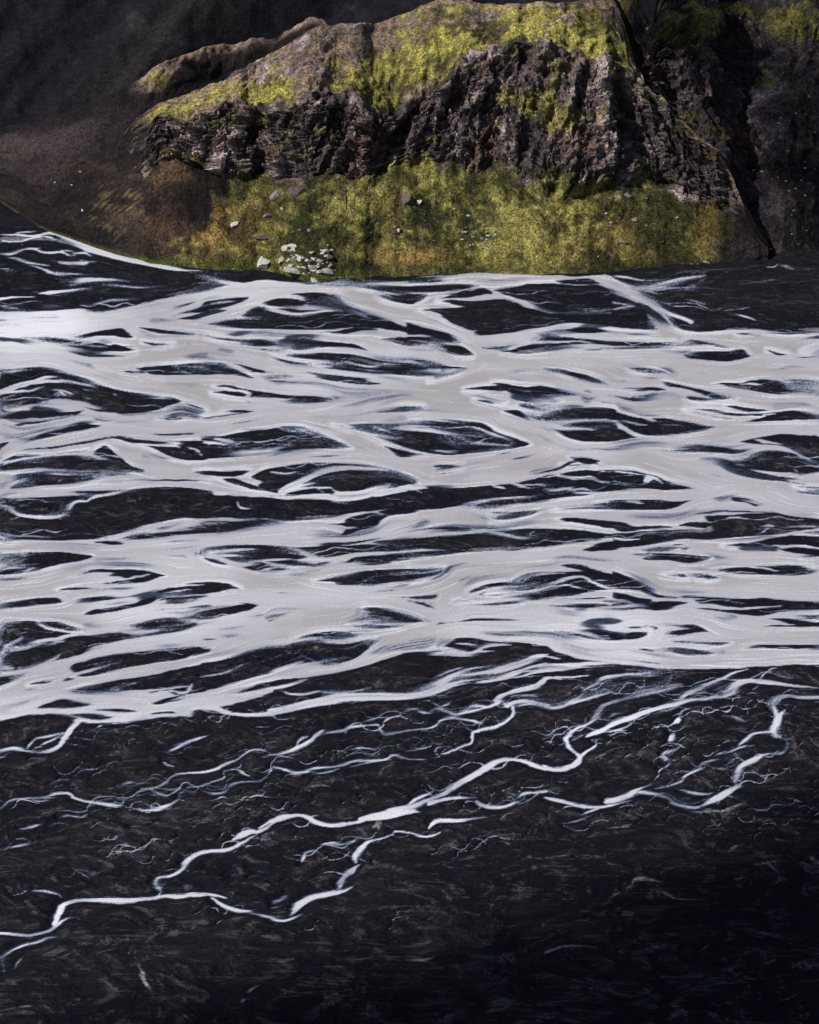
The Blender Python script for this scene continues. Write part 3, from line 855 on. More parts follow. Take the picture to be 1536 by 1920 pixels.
F 380 550 14 470 500 14 500 460 24 560 455 30 640 465 12 690 485 6
F 580 520 10 650 530 24 700 555 20 760 565 12 910 570 6
F 970 490 16 1050 460 30 1110 440 10 1130 415 8
F 1055 370 16 1040 320 24 1060 285 20 1100 265 10
F 1130 345 8 1190 375 12 1250 365 18 1330 350 10
F 1250 375 14 1300 430 18 1290 475 16 1230 488 12 1210 470 8
F 1300 235 12 1390 250 10
F 1450 300 10 1536 370 36
W 100 130 8 200 110 8 260 80 5
F 350 170 12 440 155 16 510 138 8
F 110 210 16 220 195 28 310 185 10
F 800 60 10 900 65 18 1000 65 24 1100 30 18 1180 15 8
F 0 690 14 110 690 10
F 0 340 12 100 320 18 180 305 10
F 0 870 16 100 830 18 250 825 12
"""

def catmull(pts, closed, sub=3):
    pts = np.array(pts, float); n = len(pts)
    if n < 3: return pts
    out = []
    rng_ = range(n if closed else n - 1)
    def tangent(i):
        if closed: a, b, c = pts[(i - 1) % n], pts[i], pts[(i + 1) % n]
        else: a, b, c = pts[max(i - 1, 0)], pts[i], pts[min(i + 1, n - 1)]
        u, v = (b - a)[:2], (c - b)[:2]
        lu, lv = np.hypot(*u), np.hypot(*v)
        if lu > 0 and lv > 0 and (u @ v) / (lu * lv) < 0.1: return np.zeros(pts.shape[1])
        t = (c - a) * 0.5
        lim = 1.2 * min(lu if lu > 0 else lv, lv if lv > 0 else lu)
        lt = np.hypot(*t[:2])
        return t * min(1.0, lim / lt) if lt > 0 else t
    T = [tangent(i) for i in range(n)]
    for i in rng_:
        j = (i + 1) % n
        for k in range(sub):
            s = k / sub
            out.append((2*s**3-3*s*s+1)*pts[i] + (s**3-2*s*s+s)*T[i] + (-2*s**3+3*s*s)*pts[j] + (s**3-s*s)*T[j])
    if not closed: out.append(pts[-1])
    return np.array(out)

DX, DY = 2.0, 1.6
GX = np.arange(-24, 1561, DX); GY = np.arange(400, 1931, DY)
NR, NC = len(GY), len(GX)
CLIP = 16.0
wx = 2.6 * spec((NR, NC), 14, 8, 1, 2.6) + 0.8 * spec((NR, NC), 3, 2, 2, 2.4)
wy = 1.1 * spec((NR, NC), 16, 6, 3, 2.6) + 0.4 * spec((NR, NC), 4, 2, 4, 2.4)
XX = GX[None] + wx; YY = GY[:, None] + wy

def window(x0, y0, x1, y1):
    c0 = max(0, int((x0 - CLIP - 8 - GX[0]) / DX)); c1 = min(NC, int((x1 + CLIP + 8 - GX[0]) / DX) + 2)
    r0 = max(0, int((y0 - CLIP - 6 - GY[0]) / DY)); r1 = min(NR, int((y1 + CLIP + 6 - GY[0]) / DY) + 2)
    return (slice(r0, r1), slice(c0, c1)) if c1 > c0 and r1 > r0 else None

def poly_field(pts):
    p = catmull(pts, True)
    w = window(p[:, 0].min(), p[:, 1].min(), p[:, 0].max(), p[:, 1].max())
    if w is None: return None, None
    x, y = XX[w], YY[w]
    d2 = np.full(x.shape, 1e9); ins = np.zeros(x.shape, bool)
    q = np.roll(p, -1, 0)
    for (ax, ay), (bx, by) in zip(p, q):
        ex, ey = bx - ax, by - ay; L = ex * ex + ey * ey
        if L < 1e-9: continue
        t = np.clip(((x - ax) * ex + (y - ay) * ey) / L, 0, 1)
        d2 = np.minimum(d2, (x - ax - t * ex) ** 2 + (y - ay - t * ey) ** 2)
        if ay != by:
            c = ((ay > y) != (by > y)) & (x < (bx - ax) * (y - ay) / (by - ay) + ax)
            ins ^= c
    d = np.sqrt(d2)
    return w, np.clip(np.where(ins, d, -d), -CLIP, CLIP)

def stroke_field(pts):
    pts = [list(q) for q in pts]
    for e in (0, -1):
        if pts[e][2] <= 3.4: pts[e][2] = min(pts[e][2], 0.7)
    p = catmull(pts, False, 4)
    w = window(p[:, 0].min(), p[:, 1].min(), p[:, 0].max(), p[:, 1].max())
    if w is None: return None, None
    x, y = XX[w], YY[w]
    f = np.full(x.shape, -CLIP)
    for a, b in zip(p[:-1], p[1:]):
        ex, ey = b[0] - a[0], b[1] - a[1]; L = ex * ex + ey * ey + 1e-9
        t = np.clip(((x - a[0]) * ex + (y - a[1]) * ey) / L, 0, 1)
        d = np.hypot(x - a[0] - t * ex, y - a[1] - t * ey)
        f = np.maximum(f, (a[2] + t * (b[2] - a[2])) * 0.5 - d)
    return w, f

ops = []; ox = oy = 0.0; sc = 1.0
for line in SURVEY.split("\n"):
    tk = line.split()
    if not tk: continue
    v = [float(a) for a in tk[1:]]
    if tk[0] == "T": ox, oy, sc = v; continue
    if tk[0] in "WF": ops.append((tk[0], [(ox + v[i] / sc, oy + v[i + 1] / sc, v[i + 2] / sc) for i in range(0, len(v) - 2, 3)]))
    else: ops.append((tk[0], [(ox + v[i] / sc, oy + v[i + 1] / sc) for i in range(0, len(v) - 1, 2)]))

FLD = np.full((NR, NC), -CLIP); SHAL = np.zeros((NR, NC)); FAINT = np.zeros((NR, NC))
for kinds in ("P", "G", "Q", "W"):
    for k, pts in ops:
        if k != kinds: continue
        if k in "PQ":
            w, d = poly_field(pts)
            if w: FLD[w] = np.maximum(FLD[w], d)
        elif k == "G":
            w, d = poly_field(pts)
            if w: FLD[w] = np.minimum(FLD[w], -d)
        else:
            w, d = stroke_field(pts)
            if w: FLD[w] = np.maximum(FLD[w], d + (0.35 if pts[0][1] < 1345 else -0.10 * min(max(q[2] for q in pts), 12.0) + 0.25))
for k, pts in ops:
    if k == "S":
        w, d = poly_field(pts)
        if w: SHAL[w] = np.maximum(SHAL[w], sstep(-3.0, 5.0, d))
    elif k == "F":
        w, d = stroke_field([(x, y, z * 1.0) for x, y, z in pts])
        if w: FAINT[w] = np.maximum(FAINT[w], sstep(-2.5, 4.0, d) * 0.55)

# hair-thin rivulets wandering down the near plain
HAIR = np.zeros((NR, NC)); hr = random.Random(12)
for i in range(480):
    x, y = hr.uniform(-20, 1556), hr.uniform(1290, 1620) if i < 190 else (hr.uniform(1480, 1760) if i < 240 else hr.uniform(545, 1300))
    if y > 1560 and x > 900 and hr.random() < 0.7: continue
    ang = hr.uniform(-0.42, -0.05); k = hr.uniform(0, 6); fr = hr.uniform(0.05, 0.12); am = hr.uniform(0.5, 1.1); pts = []
    if y < 1300: ang = hr.uniform(-0.25, 0.2); am *= 0.6
    L = hr.randrange(8, 26); w0 = hr.uniform(0.9, 2.2)
    for q in range(L):
        a_ = ang + am * math.sin(k + q * 9 * fr) + hr.uniform(-0.35, 0.35)
        pts.append((x, y, w0 * (0.4 + 0.6 * math.sin(math.pi * (q + 0.4) / L)) * hr.uniform(0.6, 1.3)))
        x += 9 * math.cos(a_); y += (6 if i < 240 else 4) * math.sin(a_)
    w, d = stroke_field(pts)
    if w: HAIR[w] = np.maximum(HAIR[w], sstep(-1.1, 0.9, d) * hr.uniform(0.25, 0.85))

# the way the water runs: along the banks, east to west where no bank is near
def flow(sig, bias):
    fb = blur(FLD, 3.5, 3.5)
    gy_, gx_ = np.gradient(fb); gx_ /= DX; gy_ /= DY
    Jxx = blur(gx_ * gx_, sig, sig) + 0.002; Jyy = blur(gy_ * gy_, sig, sig) + bias; Jxy = blur(gx_ * gy_, sig, sig)
    th = 0.5 * np.arctan2(2 * Jxy, Jxx - Jyy) + math.pi / 2
    u, v = np.cos(th), np.sin(th); f = np.where(u < 0, -1, 1)
    return u * f, v * f
ux, uy = flow(7, 0.03)
bx, by = flow(16, 0.06)

def smear(src, steps, h):
    acc = src.copy(); cnt = 1.0
    rr, cc = np.meshgrid(np.arange(NR, dtype=np.float32), np.arange(NC, dtype=np.float32), indexing='ij')
    du, dv = (h * ux / DX).astype(np.float32), (h * uy / DY).astype(np.float32)
    for sgn in (1, -1):
        r, c = rr.copy(), cc.copy(); ix = np.arange(NR * NC).reshape(NR, NC)
        for s in range(steps):
            c += sgn * np.take(du, ix); r += sgn * np.take(dv, ix)
            ix = np.clip(np.rint(r), 0, NR - 1).astype(np.int32) * NC + np.clip(np.rint(c), 0, NC - 1).astype(np.int32)
            k = 1 - s / steps
            acc += k * np.take(src, ix); cnt += k
    a = acc / cnt
    return (a - a.mean()) / a.std()

def along(field, off):
    """field read off px further along the flow"""
    rr, cc = np.meshgrid(np.arange(NR, dtype=float), np.arange(NC, dtype=float), indexing='ij')
    c = np.clip(cc + off * bx / DX, 0, NC - 1.001); r = np.clip(rr + off * by / DY, 0, NR - 1.001)
    c0 = c.astype(int); r0 = r.astype(int); fc = c - c0; fr = r - r0
    return (field[r0, c0] * (1 - fc) + field[r0, c0 + 1] * fc) * (1 - fr) + (field[r0 + 1, c0] * (1 - fc) + field[r0 + 1, c0 + 1] * fc) * fr

rng = np.random.default_rng(77)
STREAK = smear(rng.standard_normal((NR, NC)), 26, 2.2)
STREAK2 = smear(spec((NR, NC), 4, 2.2, 6, 3), 26, 3.0)
LONG = smear(spec((NR, NC), 1.6, 1.1, 8, 3) + 0.8 * rng.standard_normal((NR, NC)), 44, 2.4)
upper = sstep(1360, 1290, GY)[:, None]
comb = 0.10 + 0.90 * sstep(-0.5, 1.2, spec((NR, NC), 18, 10, 7, 3.0))
comb = comb * (0.20 + 0.80 * upper)
MASK = upper * sstep(-0.9, 0.9, FLD + 0.25 * STREAK) + (1 - upper) * sstep(-1.7, 2.4, FLD + 0.75 * STREAK + 0.4 * STREAK2)
MASK *= 1 - (1 - upper) * 0.42 * sstep(-0.1, 1.5, spec((NR, NC), 14, 9, 18, 3.0))
S3, S4 = (smear(rng.standard_normal((NR, NC)), 26, 2.2) for _ in range(2))
L3, L4 = (smear(spec((NR, NC), 1.8, 1.1, sd, 3) + 0.8 * rng.standard_normal((NR, NC)), 40, 2.4) for sd in (81, 82))
COVER = np.zeros((NR, NC)); K = 0
for fld_, amp in ((STREAK, 22.0), (LONG, 30.0), (-STREAK, 10.0), (S3, 30.0), (L3, 46.0), (0.6 * STREAK2 + 0.8 * S4, 18.0), (0.0 * L3, 0.0)):
    COVER += along(MASK, amp * comb * fld_); K += 1
COVER /= K
COVER = np.maximum(COVER, sstep(2.0, 5.5, FLD) * 0.9 * sstep(0.9, 0.3, comb) * upper)
# fine braiding: dark slivers of bed inside the channels, bright threads drawn out over the bars
p3 = sstep(-0.6, 0.7, spec((NR, NC), 22, 10, 16, 3.2)); p4 = sstep(-0.5, 0.8, spec((NR, NC), 20, 10, 17, 3.2))
L4 = blur(L4, 1.2, 0.8); L4 /= L4.std(); L3b = blur(L3, 1.2, 0.8); L3b /= L3b.std()
sliver = sstep(1.35, 2.0, L4) * p3 * upper
COVER *= 1 - 0.88 * sliver
sliver2 = sstep(1.5, 2.2, blur(smear(spec((NR, NC), 4.0, 2.2, 83, 3), 24, 2.6), 1.2, 0.8)) * p4 * upper
COVER *= 1 - 0.80 * sliver2
thread = sstep(1.15, 2.0, L3b) * p4 * sstep(-15.8, -5.0, FLD) * upper
COVER = np.maximum(COVER, 0.85 * thread)
COVER = np.maximum(COVER, HAIR)
# combed shallows: darker strands where the bed shows through
pat2 = sstep(-0.5, 1.0, spec((NR, NC), 24, 11, 14, 3.2))
SHAL = SHAL * sstep(-1.6, 0.9, LONG + 0.6 * STREAK)
SHAL = np.maximum(SHAL, 0.85 * sstep(0.45, 1.8, -L4) * pat2 * upper)
SILT_SKYSHINE = np.clip(0.75 * sstep(330, 60, GX)[None] * sstep(760, 600, GY)[:, None] + 0.45 * sstep(0.2, 1.8, spec((NR, NC), 50, 24, 15, 3.2)) + 0.6 * (1 - upper), 0, 1)  # left side whitened to paint in sky reflection; the rest varies silt tone
DRY = sstep(-2.0, -13.0, blur(FLD, 2, 1.5)) * (0.45 + 0.55 * sstep(640, 760, GY)[:, None])
# silt lines over the dry bars
vein = np.zeros((NR, NC))
for sd, lx, ly, wd in ((11, 30, 16, 0.05), (12, 15, 9, 0.07)):
    nz = spec((NR, NC), lx, ly, sd, 3.4) + 0.12 * spec((NR, NC), 5, 3, sd + 40, 2.6)
    vein = np.maximum(vein, sstep(wd, 0.0, np.abs(nz)) * sstep(0.35, 1.4, spec((NR, NC), 34, 20, sd + 20, 3.2)))
TRACE = np.clip(np.maximum(FAINT * sstep(-1.4, 0.8, 0.8 * STREAK2 + 0.3 * LONG), 0.4 * vein * sstep(-0.8, 1.2, STREAK)), 0, 1)
TRACE = np.maximum(TRACE, 0.45 * sstep(1.0, 2.4, LONG + 0.3 * STREAK) * sstep(-14, -3, FLD) * (FLD < 0) * upper)

# lattice with margins beyond the frame, where the pattern goes on mirrored
mL = np.arange(1, 60); mB = np.arange(1, 40)
ci = np.concatenate([(mL * 4)[::-1], np.arange(NC), NC - 1 - mL * 4]); cX = np.concatenate([GX[0] - (mL * 4 * DX)[::-1], GX, GX[-1] + mL * 4 * DX])
ri = np.concatenate([np.arange(NR), NR - 1 - mB * 6]); rY = np.concatenate([GY, GY[-1] + mB * 6 * DY])
pick = np.ix_(ri, ci)
wxp, wyp = ground(cX[None], rY[:, None])
FF = FLD[pick]; CV = COVER[pick]
relief = blur(STREAK2, 2, 1)[pick]
Z = -0.06 + 0.45 * sstep(-2.5, -15, FF) - 0.32 * sstep(-1.0, 8.0, FF) + 0.08 * relief * sstep(-3, -12, FF)
Z = np.minimum(Z, 0.45 - 0.52 * sstep(0.0, 0.02, CV))
Z[:, 0] = Z[:, -1] = Z[-1] = -1.2; Z[0] = -1.2
PG = np.stack([wxp, wyp, Z], -1)[::-1, ::2]
gb = lattice_mesh("gravel_bars", PG, M_GRAVEL, {"trace": TRACE[pick][::-1, ::2], "streak": STREAK[pick][::-1, ::2], "dry": DRY[pick][::-1, ::2]})
tag(gb, "black volcanic gravel bars between the river channels", kind="structure")
Em = np.maximum(np.maximum(CV[:-1, :-1], CV[1:, :-1]), np.maximum(CV[:-1, 1:], CV[1:, 1:]))
PW = np.stack([wxp, wyp, np.zeros_like(wxp)], -1)[::-1]
rv = lattice_mesh("river_water", PW, M_WATER, {"cover": CV[::-1], "shallow": SHAL[pick][::-1], "streak": STREAK[pick][::-1], "depth": FF[::-1], "silt_skyshine": SILT_SKYSHINE[pick][::-1]}, keep=(Em > 0.015)[::-1])
tag(rv, "pale grey glacial water of the braided river", kind="structure")
# the plain beyond
gs = np.linspace(-9000, 9000, 37)
PP = np.stack(np.meshgrid(gs, gs) + [np.full((37, 37), -1.3)], -1)
pl = lattice_mesh("plain", PP, M_GRAVEL, {"trace": np.zeros((37, 37)), "streak": np.zeros((37, 37)), "dry": np.full((37, 37), 0.5)})
tag(pl, "dark gravel plain stretching beyond the river", kind="structure")

# ------------------------------------------------------------------ the hill and the slopes round it
BANK = [(-700, 60), (-400, 190), (-200, 285), (-60, 352), (0, 378), (30, 398), (70, 425), (100, 437), (130, 447), (180, 465), (220, 478), (280, 492), (330, 500), (400, 506), (480, 511), (540, 518), (575, 526), (610, 527), (650, 523), (700, 520), (740, 520), (800, 515), (900, 511), (1000, 514), (1150, 511), (1200, 505), (1260, 499), (1400, 490), (1460, 491), (1480, 482), (1536, 473), (1600, 466), (1900, 440)]
CB = [(60, 436), (200, 420), (250, 345), (300, 322), (350, 320), (400, 335), (450, 345), (520, 345), (560, 340), (600, 340), (640, 350), (680, 350), (710, 335), (740, 310), (780, 305), (830, 305), (880, 310), (930, 315), (970, 330), (1000, 335), (1050, 355), (1100, 345), (1150, 345), (1190, 330), (1230, 345), (1280, 355), (1330, 365), (1370, 378), (1400, 410), (1440, 470)]
CT = [(60, 434), (200, 330), (250, 250), (300, 222), (350, 225), (400, 215), (450, 205), (500, 210), (560, 200), (600, 185), (640, 200), (690, 215), (740, 215), (770, 190), (820, 165), (860, 125), (900, 110), (950, 95), (1000, 80), (1050, 95), (1100, 120), (1140, 130), (1180, 142), (1215, 178), (1260, 218), (1310, 262), (1355, 296), (1385, 360), (1400, 398), (1440, 462)]
RG = [(60, 432), (100, 410), (150, 350), (200, 285), (240, 232), (300, 190), (345, 178), (420, 155), (480, 125), (540, 90), (575, 68), (610, 52), (660, 48), (700, 45), (760, 28), (790, 14), (815, 5), (850, 2), (900, 4), (960, 4), (1060, 4), (1110, -8), (1150, -12), (1172, 30), (1186, 90), (1197, 120), (1215, 160), (1260, 205), (1310, 250), (1355, 285), (1385, 350), (1400, 388), (1440, 455)]
def shear(n, k): return np.stack([np.roll(n[r], int(round(k * r))) for r in range(n.shape[0])])
def curve(c, x): a = np.array(c, float); return np.interp(x, a[:, 0], a[:, 1])

def loft(X, Ys, slopes, h0, z0):
    """X[cols]; Ys[rows, cols] seen heights from the foot up; slopes (radians) between rows; the foot at distance h0, height z0"""
    R, C = Ys.shape
    P = np.zeros((R, C, 3)); h, z = h0.copy(), z0.copy()
    for k in range(R):
        rx, ry, rz = rays(X, Ys[k]); rh = np.hypot(rx, ry)
        if k == 0: t = h / rh
        else:
            m = np.tan(slopes[k]); t = (z - CAMH - m * h) / (rz - m * rh)
            h, z = t * rh, CAMH + t * rz
        P[k] = np.stack([rx * t, ry * t, CAMH + rz * t], -1)
    return P

def normals(P):
    a = np.gradient(P, axis=1); b = np.gradient(P, axis=0)
    n = np.cross(a, b); n /= np.linalg.norm(n, axis=-1, keepdims=True) + 1e-9
    return n

def foot(X, b):
    gx, gy = ground(X, b); return np.hypot(gx, gy)

def backside(P, rows=8, run=70.0, drop=45.0):
    """rows behind the crest that fall away"""
    top = P[-1]; d = top[:, :2] / np.linalg.norm(top[:, :2], axis=1, keepdims=True)
    out = [P]
    for k in range(1, rows + 1):
        s = k / rows
        q = top.copy(); q[:, :2] += d * run * s; q[:, 2] -= drop * s ** 1.4
        out.append(q[None])
    return np.concatenate(out)

def mixc(a, b, t): return a + (np.asarray(b) - a) * t[..., None]
def blobs(X, Y, lst):
    r = np.zeros(X.shape)
    for cx, cy, rx_, ry_, a in lst: r += a * np.exp(-((X - cx) / rx_) ** 2 - ((Y - cy) / ry_) ** 2)
    return r
def seg_field(X, Y, pts, w):
    r = np.full(X.shape, 1e9); side = np.zeros(X.shape)
    for (ax, ay), (bx, by) in zip(pts[:-1], pts[1:]):
        ex, ey = bx - ax, by - ay; t = np.clip(((X - ax) * ex + (Y - ay) * ey) / (ex * ex + ey * ey), 0, 1)
        px, py = X - ax - t * ex, Y - ay - t * ey; d = np.hypot(px, py)
        side = np.where(d < r, px, side); r = np.minimum(r, d)
    return r / w, side

MOSS_HI, MOSS_MID, MOSS_LO = (0.255, 0.228, 0.066), (0.104, 0.096, 0.030), (0.026, 0.027, 0.011)
ORANGE, BROWN = (0.24, 0.155, 0.050), (0.235, 0.168, 0.115)
ROCK_LO, ROCK_MID, ROCK_HI = (0.042, 0.034, 0.036), (0.100, 0.077, 0.077), (0.42, 0.33, 0.32)
SCREE, SCREE_P = (0.0098, 0.0076, 0.0080), (0.023, 0.0170, 0.0172)

hx = np.arange(60, 1441, 2.0)
nA, nC, nT = 110, 140, 90
b_, cb_, ct_, rg_ = (curve(c, hx) for c in (BANK, CB, CT, RG))
rn = np.random.default_rng(5)
jag = spec((1, len(hx)), 7, 1, 21, 2.4)[0]; jag2 = spec((1, len(hx)), 6, 1, 22, 2.4)[0]
act = sstep(225, 345, hx) * sstep(1400, 1340, hx)
cb_ = cb_ + (jag * 5 + 11 * spec((1, len(hx)), 22, 1, 25, 3)[0]) * act; ct_ = ct_ + jag2 * 6 * act
b_ = b_ + 1.3 * spec((1, len(hx)), 5, 1, 24, 2.2)[0]
rg_ = rg_ + 1.0 * spec((1, len(hx)), 4, 1, 23, 2.2)[0]
ct_ = np.maximum(ct_, rg_ + 2); cb_ = np.maximum(cb_, ct_ + 2); b_h = np.maximum(b_, cb_ + 2)
rowsY = []; rowsS = []
for k in range(nA):
    s = k / (nA - 1); rowsY.append(b_h + (cb_ - b_h) * s); rowsS.append(np.radians(30 + (-5 + 14 * s) * act))
for k in range(1, nC + 1):
    s = k / nC; rowsY.append(cb_ + (ct_ - cb_) * s); rowsS.append(np.radians(32 + (30 + 2 * math.sin(s * 9)) * act))
for k in range(1, nT + 1):
    s = k / nT; rowsY.append(ct_ + (rg_ - ct_) * s); rowsS.append(np.radians(32 - 12 * s * act + 6 * act * (1 - s)))
HY = np.array(rowsY); HS = np.array(rowsS); HX = np.broadcast_to(hx, HY.shape)
lf = sstep(240, 170, hx)                                    # the left end of the hill runs in under the scree
HP0 = loft(hx, HY, HS, foot(hx, b_h) + 7 * lf, -3.5 * lf)
R = HY.shape[0]; sh = HY.shape
rowi = np.arange(R)[:, None] * np.ones(len(hx))
cl = sstep(nA - 6, nA + 6, rowi) * sstep(nA + nC + 8, nA + nC - 10, rowi) * act       # 1 on the cliff
toprock = sstep(nA + nC - 10, nA + nC + 4, rowi) * np.exp(-np.maximum(rowi - nA - nC, 0) / 28) * act
rt_ = sstep(1080, 1180, HX); ri1, ri2 = spec(sh, 7, 55, 31, 3.0), spec(sh, 3.0, 34, 32, 2.7)
n_rib = shear(ri1, 0.26) * (1 - rt_) + shear(ri1, -0.3) * rt_; n_rib2 = shear(ri2, 0.22) * (1 - rt_) + shear(ri2, -0.3) * rt_; n_blk = spec(sh, 5, 6, 33, 2.6); n_f = spec(sh, 2, 2.2, 34, 2.4)
n_big = spec(sh, 34, 40, 35, 3.2); n_str = spec(sh, 30, 3.5, 36, 2.6)
slant = seg = None
disp = cl * (2.3 * n_rib + 1.3 * n_rib2 + 0.5 * (1 - 2 * np.abs(np.clip(n_blk, -1.5, 1.5))) + 0.7 * (1 - 2 * np.abs(np.clip(spec(sh, 2.5, 6, 38, 2.4), -1.5, 1.5))) + 0.15 * n_str + 0.65 * n_f)
CRESTS = [([(872, 122), (835, 178), (795, 238), (757, 300)], 22, 5.0), ([(962, 160), (952, 230), (930, 310)], 18, 4.0), ([(1142, 135), (1134, 220), (1142, 335)], 18, 5.0),
          ([(1212, 172), (1238, 235), (1262, 300)], 16, 4.0), ([(615, 190), (605, 230), (600, 260)], 16, 4.0), ([(430, 215), (425, 260), (415, 330)], 14, 3.0), ([(1062, 150), (1070, 240), (1065, 340)], 14, 2.6),
          ([(690, 240), (700, 290), (690, 345)], 16, 3.0), ([(520, 225), (515, 280), (525, 340)], 13, 2.6)]
CRACKS = [([(738, 200), (752, 240), (764, 300)], 9, 4.5), ([(1168, 170), (1172, 240), (1165, 330)], 14, 5.0), ([(565, 215), (560, 270), (572, 335)], 10, 4.0), ([(478, 225), (482, 280), (490, 340)], 10, 3.5),
          ([(645, 235), (650, 290), (655, 340)], 12, 3.5), ([(905, 170), (890, 230), (870, 300)], 12, 3.0), ([(1015, 250), (1010, 300), (1015, 335)], 10, 3.0), ([(1300, 280), (1310, 320), (1320, 365)], 14, 4.0), ([(725, 130), (735, 165), (745, 205)], 8, 2.5)]
crest = np.zeros(sh)
for pts, w, a in CRESTS:
    d, side = seg_field(HX + 3 * n_blk, HY, pts, w)
    d = np.where(side > 0, d * 1.9, d * 0.75); crest += a * np.exp(-d * d)
for pts, w, a in CRACKS:
    d, side = seg_field(HX + 3 * n_blk, HY, pts, w); crest -= 0.6 * a * np.exp(-d * d)
disp += crest * np.maximum(cl, 0.5 * toprock)
disp += toprock * (0.8 * n_blk + 0.8 * n_str + 0.5 * n_f) + (1 - cl) * (0.9 * n_big + 0.28 * n_blk + 0.20 * n_f)
gul = spec(sh, 12, 70, 37, 3.2)
disp += 0.7 * gul * (rowi < nA) * sstep(0, 40, rowi)
disp *= sstep(0, 14, rowi) * (0.10 + 0.90 * sstep(190, 350, HX))
HN = normals(HP0); HP = HP0 + HN * disp[..., None]

# colours of the ground cover
c = np.zeros(sh + (3,))
m1 = spec(sh, 10, 12, 41, 2.6); m2 = spec(sh, 3, 3, 42, 2.3); m3 = spec(sh, 40, 40, 43, 3.0)
moss = mixc(np.broadcast_to(MOSS_LO, sh + (3,)), MOSS_MID, sstep(-1.3, 1.1, 0.8 * m1 + 0.9 * m2 + 0.6 * m3))
moss = mixc(moss, MOSS_HI, 0.85 * sstep(0.5, 2.6, 0.7 * m1 + 1.0 * m2 + 0.6 * m3))
og = blobs(HX, HY, [(395, 455, 30, 40, 1.2), (420, 410, 25, 30, 0.7), (480, 430, 30, 50, 0.4), (700, 475, 30, 18, 0.8), (805, 480, 40, 18, 1.1), (760, 480, 40, 15, 0.5), (735, 390, 14, 40, 0.5), (1150, 440, 60, 45, 0.55), (1060, 470, 50, 25, 0.4), (1180, 480, 60, 15, 0.4), (1330, 440, 25, 40, 0.5), (1345, 380, 20, 25, 0.5)])
moss = mixc(moss, ORANGE, np.clip(og * (0.7 + 0.35 * m1), 0, 0.9))
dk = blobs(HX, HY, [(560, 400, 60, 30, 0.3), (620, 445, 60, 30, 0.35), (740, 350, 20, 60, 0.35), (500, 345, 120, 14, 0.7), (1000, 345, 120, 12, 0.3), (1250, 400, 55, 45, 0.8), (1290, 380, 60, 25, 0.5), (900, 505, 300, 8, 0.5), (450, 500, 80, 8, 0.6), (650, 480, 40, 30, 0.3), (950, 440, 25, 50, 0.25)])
moss = mixc(moss, MOSS_LO, np.clip(dk * (0.9 + 0.3 * m2), 0, 0.9))  # some of these dark patches paint in the cliff's shadow on the moss
rockt = 0.55 * n_rib2 + 0.6 * n_blk + 0.55 * m2 + 0.22 * crest
rock = mixc(np.broadcast_to(ROCK_LO, sh + (3,)), ROCK_MID, sstep(-1.0, 1.1, rockt))
rock = mixc(rock, ROCK_HI, 0.75 * sstep(0.8, 2.6, rockt))
rock = mixc(rock, (0.13, 0.075, 0.065), 0.5 * sstep(0.8, 2.0, spec(sh, 16, 20, 44, 2.8)))
brown = mixc(np.broadcast_to(BROWN, sh + (3,)), (0.10, 0.078, 0.062), sstep(-1, 1, m2)); brown = mixc(brown, (0.24, 0.19, 0.12), 0.6 * sstep(0.6, 2.2, m1 + 0.6 * m2))
scree = mixc(np.broadcast_to(SCREE, sh + (3,)), SCREE_P, sstep(-0.6, 1.8, 0.8 * m2 + 0.8 * m1))
# top: moss drifts over brown turf, rock steps
mt = blobs(HX, HY, [(520, 165, 38, 38, 1.1), (455, 180, 30, 18, 0.6), (690, 165, 55, 45, 1.3), (745, 150, 30, 50, 0.9), (620, 130, 40, 25, 0.5), (825, 110, 55, 45, 1.0), (880, 60, 60, 45, 0.9), (840, 25, 40, 18, 1.0), (960, 60, 60, 26, 0.7), (1020, 22, 60, 14, 0.9), (1120, 55, 40, 40, 1.3), (1155, 90, 35, 22, 1.0), (1080, 25, 20, 15, 0.8), (310, 210, 26, 12, 0.7), (1050, 75, 40, 20, 0.5), (1165, 120, 20, 14, 1.0)])
mt -= blobs(HX, HY, [(655, 80, 25, 40, 0.9), (1070, 32, 16, 14, 1.2), (560, 105, 40, 30, 0.5), (480, 140, 40, 14, 0.5), (930, 8, 200, 6, 0.5), (640, 195, 30, 20, 0.9), (860, 40, 40, 7, 0.6), (700, 50, 60, 8, 0.6)])
mossT = mixc(np.broadcast_to(MOSS_MID, sh + (3,)), (0.31, 0.275, 0.065), sstep(-0.9, 1.4, m1 + 0.9 * m2)); mossT = mixc(mossT, MOSS_LO, 0.9 * sstep(0.2, 1.7, -m1 - 0.9 * m2))
spk = sstep(1.5, 2.4, m2 + 0.4 * m1)
top = mixc(brown, (0, 0, 0), np.zeros(sh)); wmt = 0.92 * sstep(0.12, 0.85, mt + 0.18 * sstep(640, 760, HX) + 0.08 + 0.26 * m1 + 0.24 * m2); top = top + (mossT - top) * wmt[..., None]
rk = sstep(0.25, 0.8, toprock + 0.3 * n_blk + 0.3 * n_str + 0.2 * m2 - 0.4 * mt - 0.12); top = top + (rock - top) * rk[..., None]
